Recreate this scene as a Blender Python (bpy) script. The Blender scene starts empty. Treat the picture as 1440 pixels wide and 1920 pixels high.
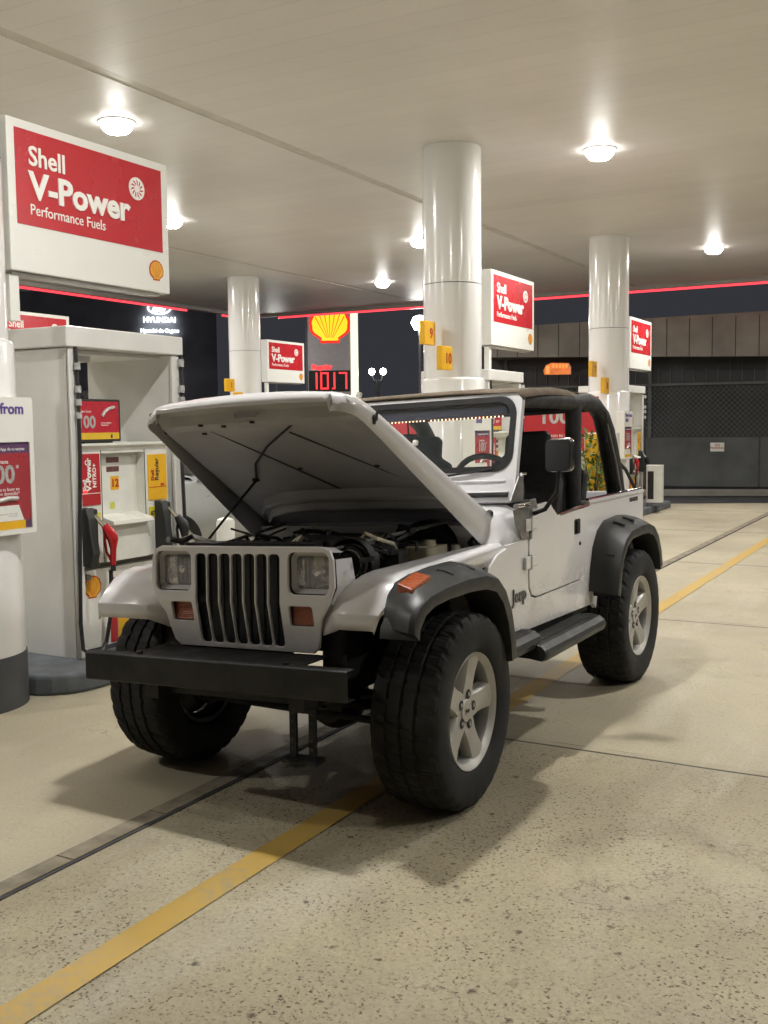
import bpy, bmesh, math, random
from mathutils import Vector, Matrix
from math import radians as RAD, sin, cos, pi
random.seed(4)
S = bpy.context.scene
# ------------------------------------------------------------------ camera
cam = bpy.data.cameras.new("camera"); camo = bpy.data.objects.new("camera", cam)
S.collection.objects.link(camo); S.camera = camo
camo.location = (2.5027, -3.7928, 1.56)
yaw, pitch, roll = RAD(29.0), RAD(4.78), RAD(-.65)
Fw = Vector((-sin(yaw)*cos(pitch), cos(yaw)*cos(pitch), -sin(pitch)))
Rt = Vector((cos(yaw), sin(yaw), 0)); Up = Rt.cross(Fw)
R2 = cos(roll)*Rt + sin(roll)*Up; U2 = -sin(roll)*Rt + cos(roll)*Up
M3 = Matrix((R2, U2, -Fw)).transposed()
camo.rotation_euler = M3.to_euler()
cam.sensor_fit = 'VERTICAL'; cam.sensor_height = 36.0; cam.lens = 1949/1920*36.0
cam.clip_end = 500; cam.clip_start = .05
# ------------------------------------------------------------------ night sky, exposure
W = bpy.data.worlds.new("World"); S.world = W; W.use_nodes = True
nt = W.node_tree; bg = nt.nodes['Background']
sky = nt.nodes.new('ShaderNodeTexSky'); sky.sky_type = 'NISHITA'; sky.sun_disc = False
sky.sun_elevation = RAD(-6); sky.sun_rotation = RAD(200)
mixn = nt.nodes.new('ShaderNodeMixRGB'); mixn.blend_type = 'ADD'; mixn.inputs[0].default_value = 1
mixn.inputs[2].default_value = (.026, .027, .032, 1)
nt.links.new(sky.outputs[0], mixn.inputs[1]); nt.links.new(mixn.outputs[0], bg.inputs[0])
bg.inputs[1].default_value = 1.0
S.view_settings.view_transform = 'Standard'; S.view_settings.look = 'None'
S.view_settings.exposure = 0.38; S.view_settings.gamma = 1.0
S.render.engine = 'CYCLES'
S.cycles.use_denoising = True
S.cycles.max_bounces = 8; S.cycles.diffuse_bounces = 5; S.cycles.glossy_bounces = 4
S.cycles.sample_clamp_indirect = 6.0
S.cycles.caustics_reflective = False; S.cycles.caustics_refractive = False
LAMP_POWER = 900.0   # emission strength of each canopy lamp lens

# ------------------------------------------------------------------ materials
MATS = {}
def mat(name, col, rough=.5, metal=0, spec=.5, noise=0, nscale=8, bump=0, bscale=60, emit=None, estr=1, coat=0, alpha=None, trans=0, stain=None):
    if name in MATS: return MATS[name]
    m = bpy.data.materials.new(name); m.use_nodes = True
    n = m.node_tree.nodes; l = m.node_tree.links; b = n['Principled BSDF']
    b.inputs['Base Color'].default_value = (*col, 1); b.inputs['Roughness'].default_value = rough
    b.inputs['Metallic'].default_value = metal; b.inputs['Specular IOR Level'].default_value = spec
    b.inputs['Coat Weight'].default_value = coat; b.inputs['Coat Roughness'].default_value = .06
    b.inputs['Transmission Weight'].default_value = trans
    if emit: b.inputs['Emission Color'].default_value = (*emit, 1); b.inputs['Emission Strength'].default_value = estr
    if alpha is not None: b.inputs['Alpha'].default_value = alpha
    tc = n.new('ShaderNodeTexCoord')
    if noise:
        t = n.new('ShaderNodeTexNoise'); t.inputs['Scale'].default_value = nscale; t.inputs['Detail'].default_value = 6
        l.new(tc.outputs['Object'], t.inputs['Vector'])
        r = n.new('ShaderNodeMapRange'); r.inputs['From Min'].default_value = .3; r.inputs['From Max'].default_value = .7
        r.inputs['To Min'].default_value = 1-noise; r.inputs['To Max'].default_value = 1+noise*.3
        l.new(t.outputs['Fac'], r.inputs['Value'])
        mx = n.new('ShaderNodeMixRGB'); mx.blend_type = 'MULTIPLY'; mx.inputs[0].default_value = 1; mx.inputs[1].default_value = (*col, 1)
        l.new(r.outputs[0], mx.inputs[2]); l.new(mx.outputs[0], b.inputs['Base Color'])
        r2 = n.new('ShaderNodeMapRange'); r2.inputs['From Min'].default_value = .3; r2.inputs['From Max'].default_value = .7
        r2.inputs['To Min'].default_value = min(1, rough*1.25); r2.inputs['To Max'].default_value = rough*.85
        l.new(t.outputs['Fac'], r2.inputs['Value']); l.new(r2.outputs[0], b.inputs['Roughness'])
    if bump:
        t = n.new('ShaderNodeTexNoise'); t.inputs['Scale'].default_value = bscale; t.inputs['Detail'].default_value = 4
        l.new(tc.outputs['Object'], t.inputs['Vector'])
        bp = n.new('ShaderNodeBump'); bp.inputs['Strength'].default_value = bump; bp.inputs['Distance'].default_value = .01
        l.new(t.outputs['Fac'], bp.inputs['Height']); l.new(bp.outputs[0], b.inputs['Normal'])
    MATS[name] = m; return m

PAINT = mat('white_car_paint', (.70, .695, .71), .22, noise=.03, nscale=2, coat=.6)
def road_dirt(m):
    n = m.node_tree.nodes; l = m.node_tree.links; b = n['Principled BSDF']; tc = n['Texture Coordinate']
    src = b.inputs['Base Color'].links[0].from_socket
    sp = n.new('ShaderNodeSeparateXYZ'); l.new(tc.outputs['Object'], sp.inputs[0])
    t = n.new('ShaderNodeTexNoise'); t.inputs['Scale'].default_value = 7; t.inputs['Detail'].default_value = 9; t.inputs['Roughness'].default_value = .7
    l.new(tc.outputs['Object'], t.inputs['Vector'])
    r = n.new('ShaderNodeMapRange'); l.new(sp.outputs[2], r.inputs[0]); r.inputs[1].default_value = .50; r.inputs[2].default_value = .86; r.inputs[3].default_value = .75; r.inputs[4].default_value = .03
    q = n.new('ShaderNodeMapRange'); l.new(t.outputs['Fac'], q.inputs[0]); q.inputs[1].default_value = .42; q.inputs[2].default_value = .72
    f = n.new('ShaderNodeMath'); f.operation = 'MULTIPLY'; l.new(r.outputs[0], f.inputs[0]); l.new(q.outputs[0], f.inputs[1])
    mx = n.new('ShaderNodeMixRGB'); l.new(f.outputs[0], mx.inputs[0]); l.new(src, mx.inputs[1]); mx.inputs[2].default_value = (.25, .20, .14, 1)
    l.new(mx.outputs[0], b.inputs['Base Color'])
    ro = n.new('ShaderNodeMapRange'); l.new(f.outputs[0], ro.inputs[0]); ro.inputs[3].default_value = .22; ro.inputs[4].default_value = .75; l.new(ro.outputs[0], b.inputs['Roughness'])
road_dirt(PAINT)
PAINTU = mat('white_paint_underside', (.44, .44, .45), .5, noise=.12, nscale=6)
BLKP = mat('black_flare_plastic', (.024, .026, .026), .42, noise=.15, nscale=12, bump=.06, bscale=350)
BLK = mat('black_paint', (.006, .006, .0065), .6, noise=.3, nscale=10, bump=.05, bscale=90)
RUB = mat('tyre_rubber', (.012, .0118, .0115), .8, noise=.18, nscale=5, bump=.12, bscale=120)
VINYL = mat('black_vinyl', (.016, .016, .018), .6, noise=.2, nscale=14, bump=.25, bscale=60)
TAN = mat('brown_canvas', (.16, .125, .09), .85, noise=.25, nscale=9, bump=.2, bscale=200)
ALLOY = mat('alloy_rim', (.44, .43, .40), .45, metal=.45, noise=.12, nscale=9)
BARREL = mat('alloy_barrel', (.22, .22, .21), .45, metal=.6, noise=.2, nscale=9)
CHROME = mat('chrome', (.75, .75, .75), .12, metal=1, noise=.15, nscale=20)
STEEL = mat('dull_steel', (.32, .32, .32), .4, metal=.8, noise=.25, nscale=20)
ENG = mat('engine_dark', (.06, .06, .062), .5, noise=.45, nscale=14, bump=.3, bscale=40)
CREAM = mat('cream_plastic', (.62, .58, .42), .5, noise=.15, nscale=20)
AMBER = mat('amber_lens', (.36, .075, .02), .25, noise=.15, nscale=60, coat=.4)
HLGLASS = mat('headlight_lens', (.9, .9, .92), .04, alpha=.16)
REFL = mat('headlight_reflector', (.9, .9, .9), .10, metal=1, bump=.5, bscale=26)
SLOT = mat('grille_mesh_black', (.008, .009, .014), .5, noise=.2)
GROOVE = mat('panel_gap', (.05, .05, .05), .8, noise=.1)
WHITE = mat('white_steel_panel', (.74, .73, .70), .33, noise=.14, nscale=2, bump=.02, bscale=6)
WHITEP = mat('white_plastic', (.74, .74, .68), .42, noise=.1, nscale=7)
COLW = mat('column_gloss_white', (.78, .775, .76), .16, noise=.05, nscale=2.5, coat=.3, bump=.02, bscale=3)
GREYB = mat('grey_base_paint', (.075, .08, .088), .5, noise=.25, nscale=5)
CURB = mat('curb_blue_grey', (.13, .145, .16), .7, noise=.3, nscale=6, bump=.3, bscale=60)
RED = mat('sign_red', (.50, .022, .032), .25, noise=.015, nscale=2, coat=.2)
REDF = mat('panel_red', (.46, .022, .03), .35, noise=.1, nscale=9)
YEL = mat('panel_yellow', (.80, .44, .015), .4, noise=.08, nscale=9)
YELP = mat('pecten_yellow', (.80, .42, .03), .4, noise=.04)
REDT = mat('pecten_red', (.55, .05, .02), .4, noise=.04)
SIGNW = mat('sign_white', (.78, .78, .73), .3, noise=.03, nscale=3)
LETW = mat('lettering_white', (.85, .85, .80), .4, noise=.04)
LETG = mat('lettering_grey', (.17, .17, .17), .35, metal=.5, noise=.1)
LETD = mat('lettering_dark', (.04, .04, .04), .5, noise=.1)
LETP = mat('lettering_purple', (.10, .05, .28), .5, noise=.05)
SILV = mat('lettering_silver', (.55, .55, .52), .35, metal=.3, noise=.3, nscale=40)
HOSE = mat('hose_black', (.02, .02, .022), .45, noise=.2, nscale=30)
NRED = mat('nozzle_red', (.50, .012, .018), .22, noise=.1, nscale=20, coat=.5)
CLEAR = mat('hose_sleeve_grey', (.45, .45, .44), .4, noise=.3, nscale=30)
GREEN = mat('leaf_green', (.09, .17, .035), .55, noise=.4, nscale=12)
FLOW = mat('flower_yellow', (.75, .42, .04), .6, noise=.2)
TERRA = mat('terracotta', (.3, .1, .05), .8, noise=.2)
SCREEN_RED = mat('screen_red', (.30, .02, .03), .25, noise=.05, emit=(.5, .03, .04), estr=.22)
SCREEN_YEL = mat('screen_yellow', (.45, .3, .03), .25, noise=.05, emit=(.6, .36, .04), estr=.3)
SCREEN_WHT = mat('screen_white', (.5, .5, .5), .25, noise=.05, emit=(.8, .8, .78), estr=.35)
GLASS = mat('windscreen_glass', (.55, .62, .60), .01, alpha=.05)
TINT = mat('windscreen_tint_band', (.05, .05, .08), .1, alpha=.6)
AUTOG = mat('car_window_dark', (.01, .012, .014), .05, noise=.1)
SILVER = mat('silver_car_paint', (.36, .38, .38), .3, metal=.3, noise=.06, nscale=3, coat=.7)
CONC = mat('wall_render', (.14, .098, .092), .85, noise=.25, nscale=1.2, bump=.3, bscale=20)
FASC = mat('fascia_beige', (.25, .23, .20), .8, noise=.25, nscale=1.5)
DOORG = mat('shutter_grey', (.085, .09, .09), .6, noise=.25, nscale=1.5)
LATT = mat('lattice_metal', (.10, .105, .10), .6, noise=.2, nscale=4)
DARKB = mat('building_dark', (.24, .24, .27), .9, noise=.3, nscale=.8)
DKGL = mat('window_black', (.012, .013, .018), .15, noise=.2)
E_LAMP = mat('lamp_lens_lit', (.9, .9, .9), .3, noise=.01, emit=(1, .98, .935), estr=LAMP_POWER)
E_GLOW = mat('lamp_rim_lit', (.9, .9, .9), .3, noise=.01, emit=(1, .965, .905), estr=14)
E_REDL = mat('red_led_strip', (.3, .01, .01), .4, noise=.01, emit=(1, .05, .07), estr=1.5)
E_WHITE = mat('lit_white', (.8, .8, .8), .4, noise=.01, emit=(.9, .97, 1), estr=3.0)
E_YEL = mat('lit_yellow', (.8, .5, .05), .4, noise=.01, emit=(1, .42, .01), estr=1.3)
E_RED = mat('lit_red', (.5, .02, .01), .4, noise=.01, emit=(.85, .02, .012), estr=1.0)
E_DIG = mat('lit_digits', (.5, .02, .01), .4, noise=.01, emit=(1, .03, .035), estr=1.8)
E_EDGE = mat('lit_totem_edge', (.8, .8, .6), .4, noise=.01, emit=(.9, .86, .68), estr=.85)
E_ORG = mat('lit_orange', (.6, .2, .05), .4, noise=.6, nscale=6, emit=(1, .22, .04), estr=.42)
E_BAR = mat('lit_orange_bar', (.6, .2, .05), .4, noise=.1, emit=(1, .24, .05), estr=1.1)
E_GLOBE = mat('lit_globe', (.9, .9, .9), .4, noise=.01, emit=(1, .98, .92), estr=12)
E_BEAD = mat('led_bead', (.9, .6, .4), .4, noise=.01, emit=(1, .52, .3), estr=4)
CARDB = mat('totem_panel', (.50, .47, .48), .5, noise=.1)
TREEB = mat('bark', (.06, .05, .04), .9, noise=.3)

def concrete():
    m = bpy.data.materials.new('forecourt_concrete'); m.use_nodes = True
    n = m.node_tree.nodes; l = m.node_tree.links; b = n['Principled BSDF']
    tc = n.new('ShaderNodeTexCoord')
    def noise(s, d=6, rough=.55, vec=None, dist=0):
        t = n.new('ShaderNodeTexNoise'); t.inputs['Scale'].default_value = s; t.inputs['Detail'].default_value = d
        t.inputs['Roughness'].default_value = rough; t.inputs['Distortion'].default_value = dist
        l.new(vec or tc.outputs['Object'], t.inputs['Vector']); return t.outputs['Fac']
    def mr(v, a, b_, c, d):
        r = n.new('ShaderNodeMapRange'); l.new(v, r.inputs[0])
        for i, x in enumerate((a, b_, c, d)): r.inputs[i+1].default_value = x
        return r.outputs[0]
    def mth(op, a, b_=None):
        t = n.new('ShaderNodeMath'); t.operation = op
        for i, x in enumerate((a, b_)):
            if x is None: continue
            if hasattr(x, 'links'): l.new(x, t.inputs[i])
            else: t.inputs[i].default_value = x
        return t.outputs[0]
    def mix(f, c1, c2):
        t = n.new('ShaderNodeMixRGB')
        if hasattr(f, 'links'): l.new(f, t.inputs[0])
        else: t.inputs[0].default_value = f
        for i, x in ((1, c1), (2, c2)):
            if hasattr(x, 'links'): l.new(x, t.inputs[i])
            else: t.inputs[i].default_value = (*x, 1)
        return t.outputs[0]
    def voro(s, rnd=1.0):
        v = n.new('ShaderNodeTexVoronoi'); v.inputs['Scale'].default_value = s; v.inputs['Randomness'].default_value = rnd
        wv = n.new('ShaderNodeMixRGB'); wv.blend_type = 'ADD'; wv.inputs[0].default_value = .03
        nz = n.new('ShaderNodeTexNoise'); nz.inputs['Scale'].default_value = 55
        l.new(tc.outputs['Object'], nz.inputs['Vector']); l.new(tc.outputs['Object'], wv.inputs[1]); l.new(nz.outputs['Color'], wv.inputs[2])
        l.new(wv.outputs[0], v.inputs['Vector']); return v
    big = noise(.45, 5); mid = noise(2.2, 6, .6, dist=.6); fine = noise(60, 4, .7)
    base = mix(mr(big, .35, .65, 0, 1), (.29, .25, .165), (.55, .49, .335))
    base = mix(mr(mid, .3, .62, .55, 0), base, (.28, .245, .18))
    # long scraped / worn patches along the lane
    mp = n.new('ShaderNodeMapping'); mp.inputs['Scale'].default_value = (1.6, .35, 1); mp.inputs['Rotation'].default_value = (0, 0, RAD(12))
    l.new(tc.outputs['Object'], mp.inputs['Vector'])
    worn = mr(noise(1.4, 7, .62, vec=mp.outputs[0]), .52, .66, 0, 1)
    base = mix(mth('MULTIPLY', worn, .55), base, (.52, .485, .39))
    base = mix(mr(fine, .35, .7, .35, 0), base, (.15, .125, .09))
    # exposed aggregate and pits, in clustered patches
    patch = mr(noise(1.3, 7, .75), .40, .56, .22, 1)
    v1 = voro(58); p1 = mr(v1.outputs['Distance'], .14, .38, 1, 0)
    sel = n.new('ShaderNodeSeparateColor'); l.new(v1.outputs['Color'], sel.inputs[0])
    p1 = mth('MULTIPLY', p1, mr(sel.outputs[0], .28, .32, 0, 1))
    v2 = voro(13); p2 = mr(v2.outputs['Distance'], .08, .22, 1, 0)
    sel2 = n.new('ShaderNodeSeparateColor'); l.new(v2.outputs['Color'], sel2.inputs[0])
    p2 = mth('MULTIPLY', p2, mr(sel2.outputs[0], .80, .82, 0, 1))
    v3 = voro(95); p3 = mr(v3.outputs['Distance'], .15, .35, 1, 0)
    sel3 = n.new('ShaderNodeSeparateColor'); l.new(v3.outputs['Color'], sel3.inputs[0])
    p3 = mth('MULTIPLY', p3, mr(sel3.outputs[0], .45, .5, 0, 1))
    pits = mth('MAXIMUM', mth('MULTIPLY', p1, patch), mth('MAXIMUM', mth('MULTIPLY', p2, .9), mth('MULTIPLY', p3, mth('MULTIPLY', patch, .6))))
    s0 = n.new('ShaderNodeSeparateXYZ'); l.new(tc.outputs['Object'], s0.inputs[0])
    slab = mth('MULTIPLY', mr(s0.outputs[0], -.30, -.24, .16, 1), mr(s0.outputs[1], .85, .98, 1, .3))
    pits = mth('MULTIPLY', pits, slab)
    base = mix(mth('MULTIPLY', mth('SUBTRACT', 1.0, slab), .35), base, (.56, .51, .40))
    base = mix(pits, base, (.070, .052, .035))
    # oily stains
    st = mr(noise(1.1, 4, .5, dist=1.2), .60, .74, 0, .22)
    base = mix(st, base, (.10, .085, .065))
    # a few meandering cracks
    ck = n.new('ShaderNodeTexNoise'); ck.inputs['Scale'].default_value = .55; ck.inputs['Detail'].default_value = 9; ck.inputs['Roughness'].default_value = .62
    l.new(tc.outputs['Object'], ck.inputs['Vector'])
    ckv = mr(mth('ABSOLUTE', mth('SUBTRACT', ck.outputs['Fac'], .5)), 0, .003, 1, 0)
    ckv = mth('MULTIPLY', ckv, mr(noise(.9, 2), .5, .62, 0, .7))
    base = mix(ckv, base, (.09, .07, .05))
    # saw-cut slab joints across the lane
    sp = n.new('ShaderNodeSeparateXYZ'); l.new(tc.outputs['Object'], sp.inputs[0])
    yy = mth('ADD', sp.outputs[1], mth('MULTIPLY', mth('SUBTRACT', noise(3, 3), .5), .012))
    jd = mth('ABSOLUTE', mth('SUBTRACT', mth('FRACT', mth('DIVIDE', mth('ADD', yy, 2.57), 3.48)), .0))
    jd2 = mth('MINIMUM', jd, mth('SUBTRACT', 1.0, jd))
    j = mr(jd2, .0016, .0034, 1, 0)
    jb = mth('ABSOLUTE', mth('SUBTRACT', jd, .017)); j = mth('MAXIMUM', j, mth('MULTIPLY', mr(jb, .0004, .002, 1, 0), mth('MULTIPLY', mr(noise(4, 5), .42, .6, 0, 1), .6)))
    base = mix(mth('MULTIPLY', mr(jd2, .002, .03, .35, 0), 1), base, (.30, .27, .2))
    base = mix(j, base, (.05, .04, .03))
    l.new(base, b.inputs['Base Color'])
    l.new(mr(mid, .3, .7, .50, .78), b.inputs['Roughness'])
    b.inputs['Specular IOR Level'].default_value = .35
    bp = n.new('ShaderNodeBump'); bp.inputs['Strength'].default_value = .55; bp.inputs['Distance'].default_value = .006
    h = mth('SUBTRACT', mth('MULTIPLY', fine, .35), mth('ADD', pits, j)); l.new(h, bp.inputs['Height']); l.new(bp.outputs[0], b.inputs['Normal'])
    return m
CONCRETE = concrete()
def ceiling_mat():
    m = bpy.data.materials.new('canopy_ceiling'); m.use_nodes = True
    n = m.node_tree.nodes; l = m.node_tree.links; b = n['Principled BSDF']
    tc = n.new('ShaderNodeTexCoord'); sp = n.new('ShaderNodeSeparateXYZ'); l.new(tc.outputs['Object'], sp.inputs[0])
    def mth(op, a, b_=None):
        t = n.new('ShaderNodeMath'); t.operation = op
        for i, x in enumerate((a, b_)):
            if x is None: continue
            if hasattr(x, 'links'): l.new(x, t.inputs[i])
            else: t.inputs[i].default_value = x
        return t.outputs[0]
    f = mth('FRACT', mth('DIVIDE', mth('ADD', sp.outputs[1], 100), .305))
    d = mth('MINIMUM', f, mth('SUBTRACT', 1.0, f))
    r = n.new('ShaderNodeMapRange'); l.new(d, r.inputs[0]); r.inputs[1].default_value = .008; r.inputs[2].default_value = .03; r.inputs[3].default_value = 0; r.inputs[4].default_value = 1
    cell = mth('FLOOR', mth('DIVIDE', mth('ADD', sp.outputs[1], 100), .305))
    wn = n.new('ShaderNodeTexWhiteNoise'); wn.noise_dimensions = '1D'; l.new(cell, wn.inputs['W'])
    nz = n.new('ShaderNodeTexNoise'); nz.inputs['Scale'].default_value = .7; nz.inputs['Detail'].default_value = 6; l.new(tc.outputs['Object'], nz.inputs['Vector'])
    v = mth('ADD', mth('MULTIPLY', wn.outputs[0], .03), mth('MULTIPLY', nz.outputs['Fac'], .22)); v = mth('ADD', v, .76)
    v = mth('MULTIPLY', v, mth('ADD', mth('MULTIPLY', r.outputs[0], .10), .90))
    mx = n.new('ShaderNodeMixRGB'); mx.blend_type = 'MULTIPLY'; mx.inputs[0].default_value = 1; mx.inputs[1].default_value = (.88, .87, .86, 1); l.new(v, mx.inputs[2])
    l.new(mx.outputs[0], b.inputs['Base Color']); b.inputs['Roughness'].default_value = .48
    mp = n.new('ShaderNodeMapping'); mp.inputs['Scale'].default_value = (.6, 3, 1); l.new(tc.outputs['Object'], mp.inputs['Vector'])
    n2 = n.new('ShaderNodeTexNoise'); n2.inputs['Scale'].default_value = 1.4; l.new(mp.outputs[0], n2.inputs['Vector'])
    bp = n.new('ShaderNodeBump'); bp.inputs['Strength'].default_value = .16; bp.inputs['Distance'].default_value = .02
    l.new(mth('ADD', mth('MULTIPLY', r.outputs[0], .25), mth('MULTIPLY', n2.outputs['Fac'], .5)), bp.inputs['Height']); l.new(bp.outputs[0], b.inputs['Normal'])
    return m
CEIL = ceiling_mat()
def worn_yellow():
    m = mat('worn_yellow_paint', (.62, .36, .045), .6)
    n = m.node_tree.nodes; l = m.node_tree.links; b = n['Principled BSDF']; tc = n['Texture Coordinate']
    a = n.new('ShaderNodeTexNoise'); a.inputs['Scale'].default_value = 26; a.inputs['Detail'].default_value = 8; a.inputs['Roughness'].default_value = .7
    l.new(tc.outputs['Object'], a.inputs['Vector'])
    a2 = n.new('ShaderNodeTexNoise'); a2.inputs['Scale'].default_value = 1.6; l.new(tc.outputs['Object'], a2.inputs['Vector'])
    s = n.new('ShaderNodeMath'); s.operation = 'ADD'; l.new(a.outputs['Fac'], s.inputs[0]); l.new(a2.outputs['Fac'], s.inputs[1])
    r = n.new('ShaderNodeMapRange'); l.new(s.outputs[0], r.inputs[0]); r.inputs[1].default_value = .74; r.inputs[2].default_value = .98; r.inputs[3].default_value = 0; r.inputs[4].default_value = 1
    mx = n.new('ShaderNodeMixRGB'); l.new(r.outputs[0], mx.inputs[0]); mx.inputs[1].default_value = (.36, .29, .16, 1); mx.inputs[2].default_value = (.48, .315, .07, 1)
    l.new(mx.outputs[0], b.inputs['Base Color'])
    return m
WYEL = worn_yellow()

# ------------------------------------------------------------------ mesh helpers
class MB:
    """collects shapes into ONE mesh; slots of material"""
    def __init__(s, *mats): s.v = []; s.f = []; s.mi = []; s.sm = []; s.mats = list(mats); s.T = None
    def add(s, vs, fs, mi=0, smooth=False):
        o = len(s.v)
        for p in vs:
            p = Vector(p)
            s.v.append(s.T(p) if s.T else p)
        for f in fs: s.f.append([i+o for i in f]); s.mi.append(mi); s.sm.append(smooth)
        return s
    def box(s, x0, x1, y0, y1, z0, z1, mi=0, M=None):
        vs = [(x, y, z) for x in (x0, x1) for y in (y0, y1) for z in (z0, z1)]
        if M is not None: vs = [M @ Vector(p) for p in vs]
        return s.add(vs, [(0, 1, 3, 2), (4, 6, 7, 5), (0, 4, 5, 1), (2, 3, 7, 6), (0, 2, 6, 4), (1, 5, 7, 3)], mi)
    def prism(s, pts, ax, a, b, mi=0, smooth=False, M=None):
        """polygon pts in the two other axes (in order), extruded along ax from a to b"""
        def mk(p, t):
            if ax == 'x': q = (t, p[0], p[1])
            elif ax == 'y': q = (p[0], t, p[1])
            else: q = (p[0], p[1], t)
            return M @ Vector(q) if M is not None else Vector(q)
        n = len(pts); vs = [mk(p, a) for p in pts] + [mk(p, b) for p in pts]
        fs = [tuple(range(n)), tuple(range(2*n-1, n-1, -1))]
        s.add(vs, fs, mi)
        o = len(s.v)-2*n
        for i in range(n):
            j = (i+1) % n; s.f.append([o+i, o+n+i, o+n+j, o+j]); s.mi.append(mi); s.sm.append(smooth)
        return s
    def tube(s, pts, r, n=10, mi=0, closed=False, flat=None):
        pts = [Vector(p) for p in pts]; k = len(pts); rr = r if isinstance(r, (list, tuple)) else [r]*k
        up = Vector((0, 0, 1)); vs = []; fs = []; prev = None
        for i, p in enumerate(pts):
            if closed: t = (pts[(i+1) % k]-pts[i-1]).normalized()
            else: t = (pts[min(i+1, k-1)]-pts[max(i-1, 0)]).normalized()
            if prev is None:
                a = t.cross(up)
                if a.length < 1e-3: a = t.cross(Vector((1, 0, 0)))
                a.normalize()
            else:
                a = prev - t*prev.dot(t)
                a = a.normalized() if a.length > 1e-5 else t.cross(Vector((1, 0, 0))).normalized()
            prev = a; b = t.cross(a)
            for j in range(n):
                q = 2*pi*j/n; vs.append(p + a*rr[i]*cos(q) + b*rr[i]*sin(q))
        m = k if closed else k-1
        for i in range(m):
            for j in range(n):
                i2 = (i+1) % k; j2 = (j+1) % n
                fs.append((i*n+j, i*n+j2, i2*n+j2, i2*n+j))
        s.add(vs, fs, mi, True)
        if not closed: s.add([vs[j] for j in range(n)], [tuple(range(n-1, -1, -1))], mi); s.add([vs[(k-1)*n+j] for j in range(n)], [tuple(range(n))], mi)
        return s
    def lathe(s, prof, axis='z', c=(0, 0, 0), n=32, mi=0, fn=None, smooth=True, cap=False):
        """prof: list of (r, h) along axis"""
        vs = []; fs = []; c = Vector(c)
        for k, (r, h) in enumerate(prof):
            for j in range(n):
                q = 2*pi*j/n; rr = fn(r, k, j) if fn else r
                if axis == 'z': p = (rr*cos(q), rr*sin(q), h)
                elif axis == 'x': p = (h, rr*cos(q), rr*sin(q))
                else: p = (rr*cos(q), h, rr*sin(q))
                vs.append(c+Vector(p))
        for k in range(len(prof)-1):
            for j in range(n):
                j2 = (j+1) % n; fs.append((k*n+j, k*n+j2, (k+1)*n+j2, (k+1)*n+j))
        s.add(vs, fs, mi, smooth)
        if cap:
            m = len(prof)-1
            s.add([vs[j] for j in range(n)], [tuple(range(n))], mi); s.add([vs[m*n+j] for j in range(n)], [tuple(range(n))], mi)
        return s
    def loft(s, rings, mi=0, smooth=True, closed=False, cap=False):
        n = len(rings[0]); vs = [p for r in rings for p in r]; fs = []
        for i in range(len(rings)-1):
            for j in range(n if closed else n-1):
                j2 = (j+1) % n; fs.append((i*n+j, i*n+j2, (i+1)*n+j2, (i+1)*n+j))
        if cap: fs += [tuple(range(n)), tuple(range(len(vs)-1, len(vs)-n-1, -1))]
        return s.add(vs, fs, mi, smooth)
    def poly(s, pts, mi=0): return s.add(pts, [tuple(range(len(pts)))], mi)
    def text(s, body, size, o, ax, ay, mi=0, depth=.004, bold=0.0, align='LEFT', sx=1.0, shear=0.0):
        c = bpy.data.curves.new('t', 'FONT'); c.body = body; c.size = size; c.extrude = depth/2; c.offset = bold; c.align_x = align
        c.resolution_u = 3; c.shear = shear; c.space_line = .9
        ob = bpy.data.objects.new('t', c); S.collection.objects.link(ob)
        me = ob.to_mesh()
        o = Vector(o); ax = Vector(ax).normalized(); ay = Vector(ay).normalized(); az = ax.cross(ay)
        vs = [o + ax*v.co.x*sx + ay*v.co.y + az*(v.co.z+depth/2) for v in me.vertices]; fs = [tuple(p.vertices) for p in me.polygons]
        s.add(vs, fs, mi); ob.to_mesh_clear(); bpy.data.objects.remove(ob); bpy.data.curves.remove(c)
        return s
    def build(s, name, parent=None, bevel=0, seg=2, loc=None, recalc=True):
        me = bpy.data.meshes.new(name); me.from_pydata([tuple(v) for v in s.v], [], s.f)
        for m in s.mats: me.materials.append(m)
        for i, p in enumerate(me.polygons): p.material_index = s.mi[i]; p.use_smooth = s.sm[i]
        if recalc:
            bm = bmesh.new(); bm.from_mesh(me); bmesh.ops.recalc_face_normals(bm, faces=bm.faces); bm.to_mesh(me); bm.free()
        if any(s.sm): me.set_sharp_from_angle(angle=RAD(38))
        me.update()
        ob = bpy.data.objects.new(name, me); S.collection.objects.link(ob)
        if bevel:
            b = ob.modifiers.new('bevel', 'BEVEL'); b.width = bevel; b.segments = seg; b.limit_method = 'ANGLE'; b.angle_limit = RAD(35)
        if parent: ob.parent = parent
        if loc: ob.location = loc
        return ob
def tag(o, label=None, cat=None, group=None, kind=None):
    if label: o['label'] = label
    if cat: o['category'] = cat
    if group: o['group'] = group
    if kind: o['kind'] = kind
    return o
def thing(name, label, cat, loc=(0, 0, 0), rotz=0, group=None):
    o = bpy.data.objects.new(name, None); o.empty_display_size = .2; S.collection.objects.link(o)
    o.location = loc; o.rotation_euler = (0, 0, rotz); return tag(o, label, cat, group)
def dup(root, loc, label=None, rotz=None):
    def cp(o, par):
        c = o.copy(); S.collection.objects.link(c); c.parent = par
        for ch in [x for x in list(S.objects) if x.parent == o and x != c]: cp(ch, c)
        return c
    r = cp(root, None); r.location = loc
    if rotz is not None: r.rotation_euler = (0, 0, rotz)
    if label: r['label'] = label
    return r
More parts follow.
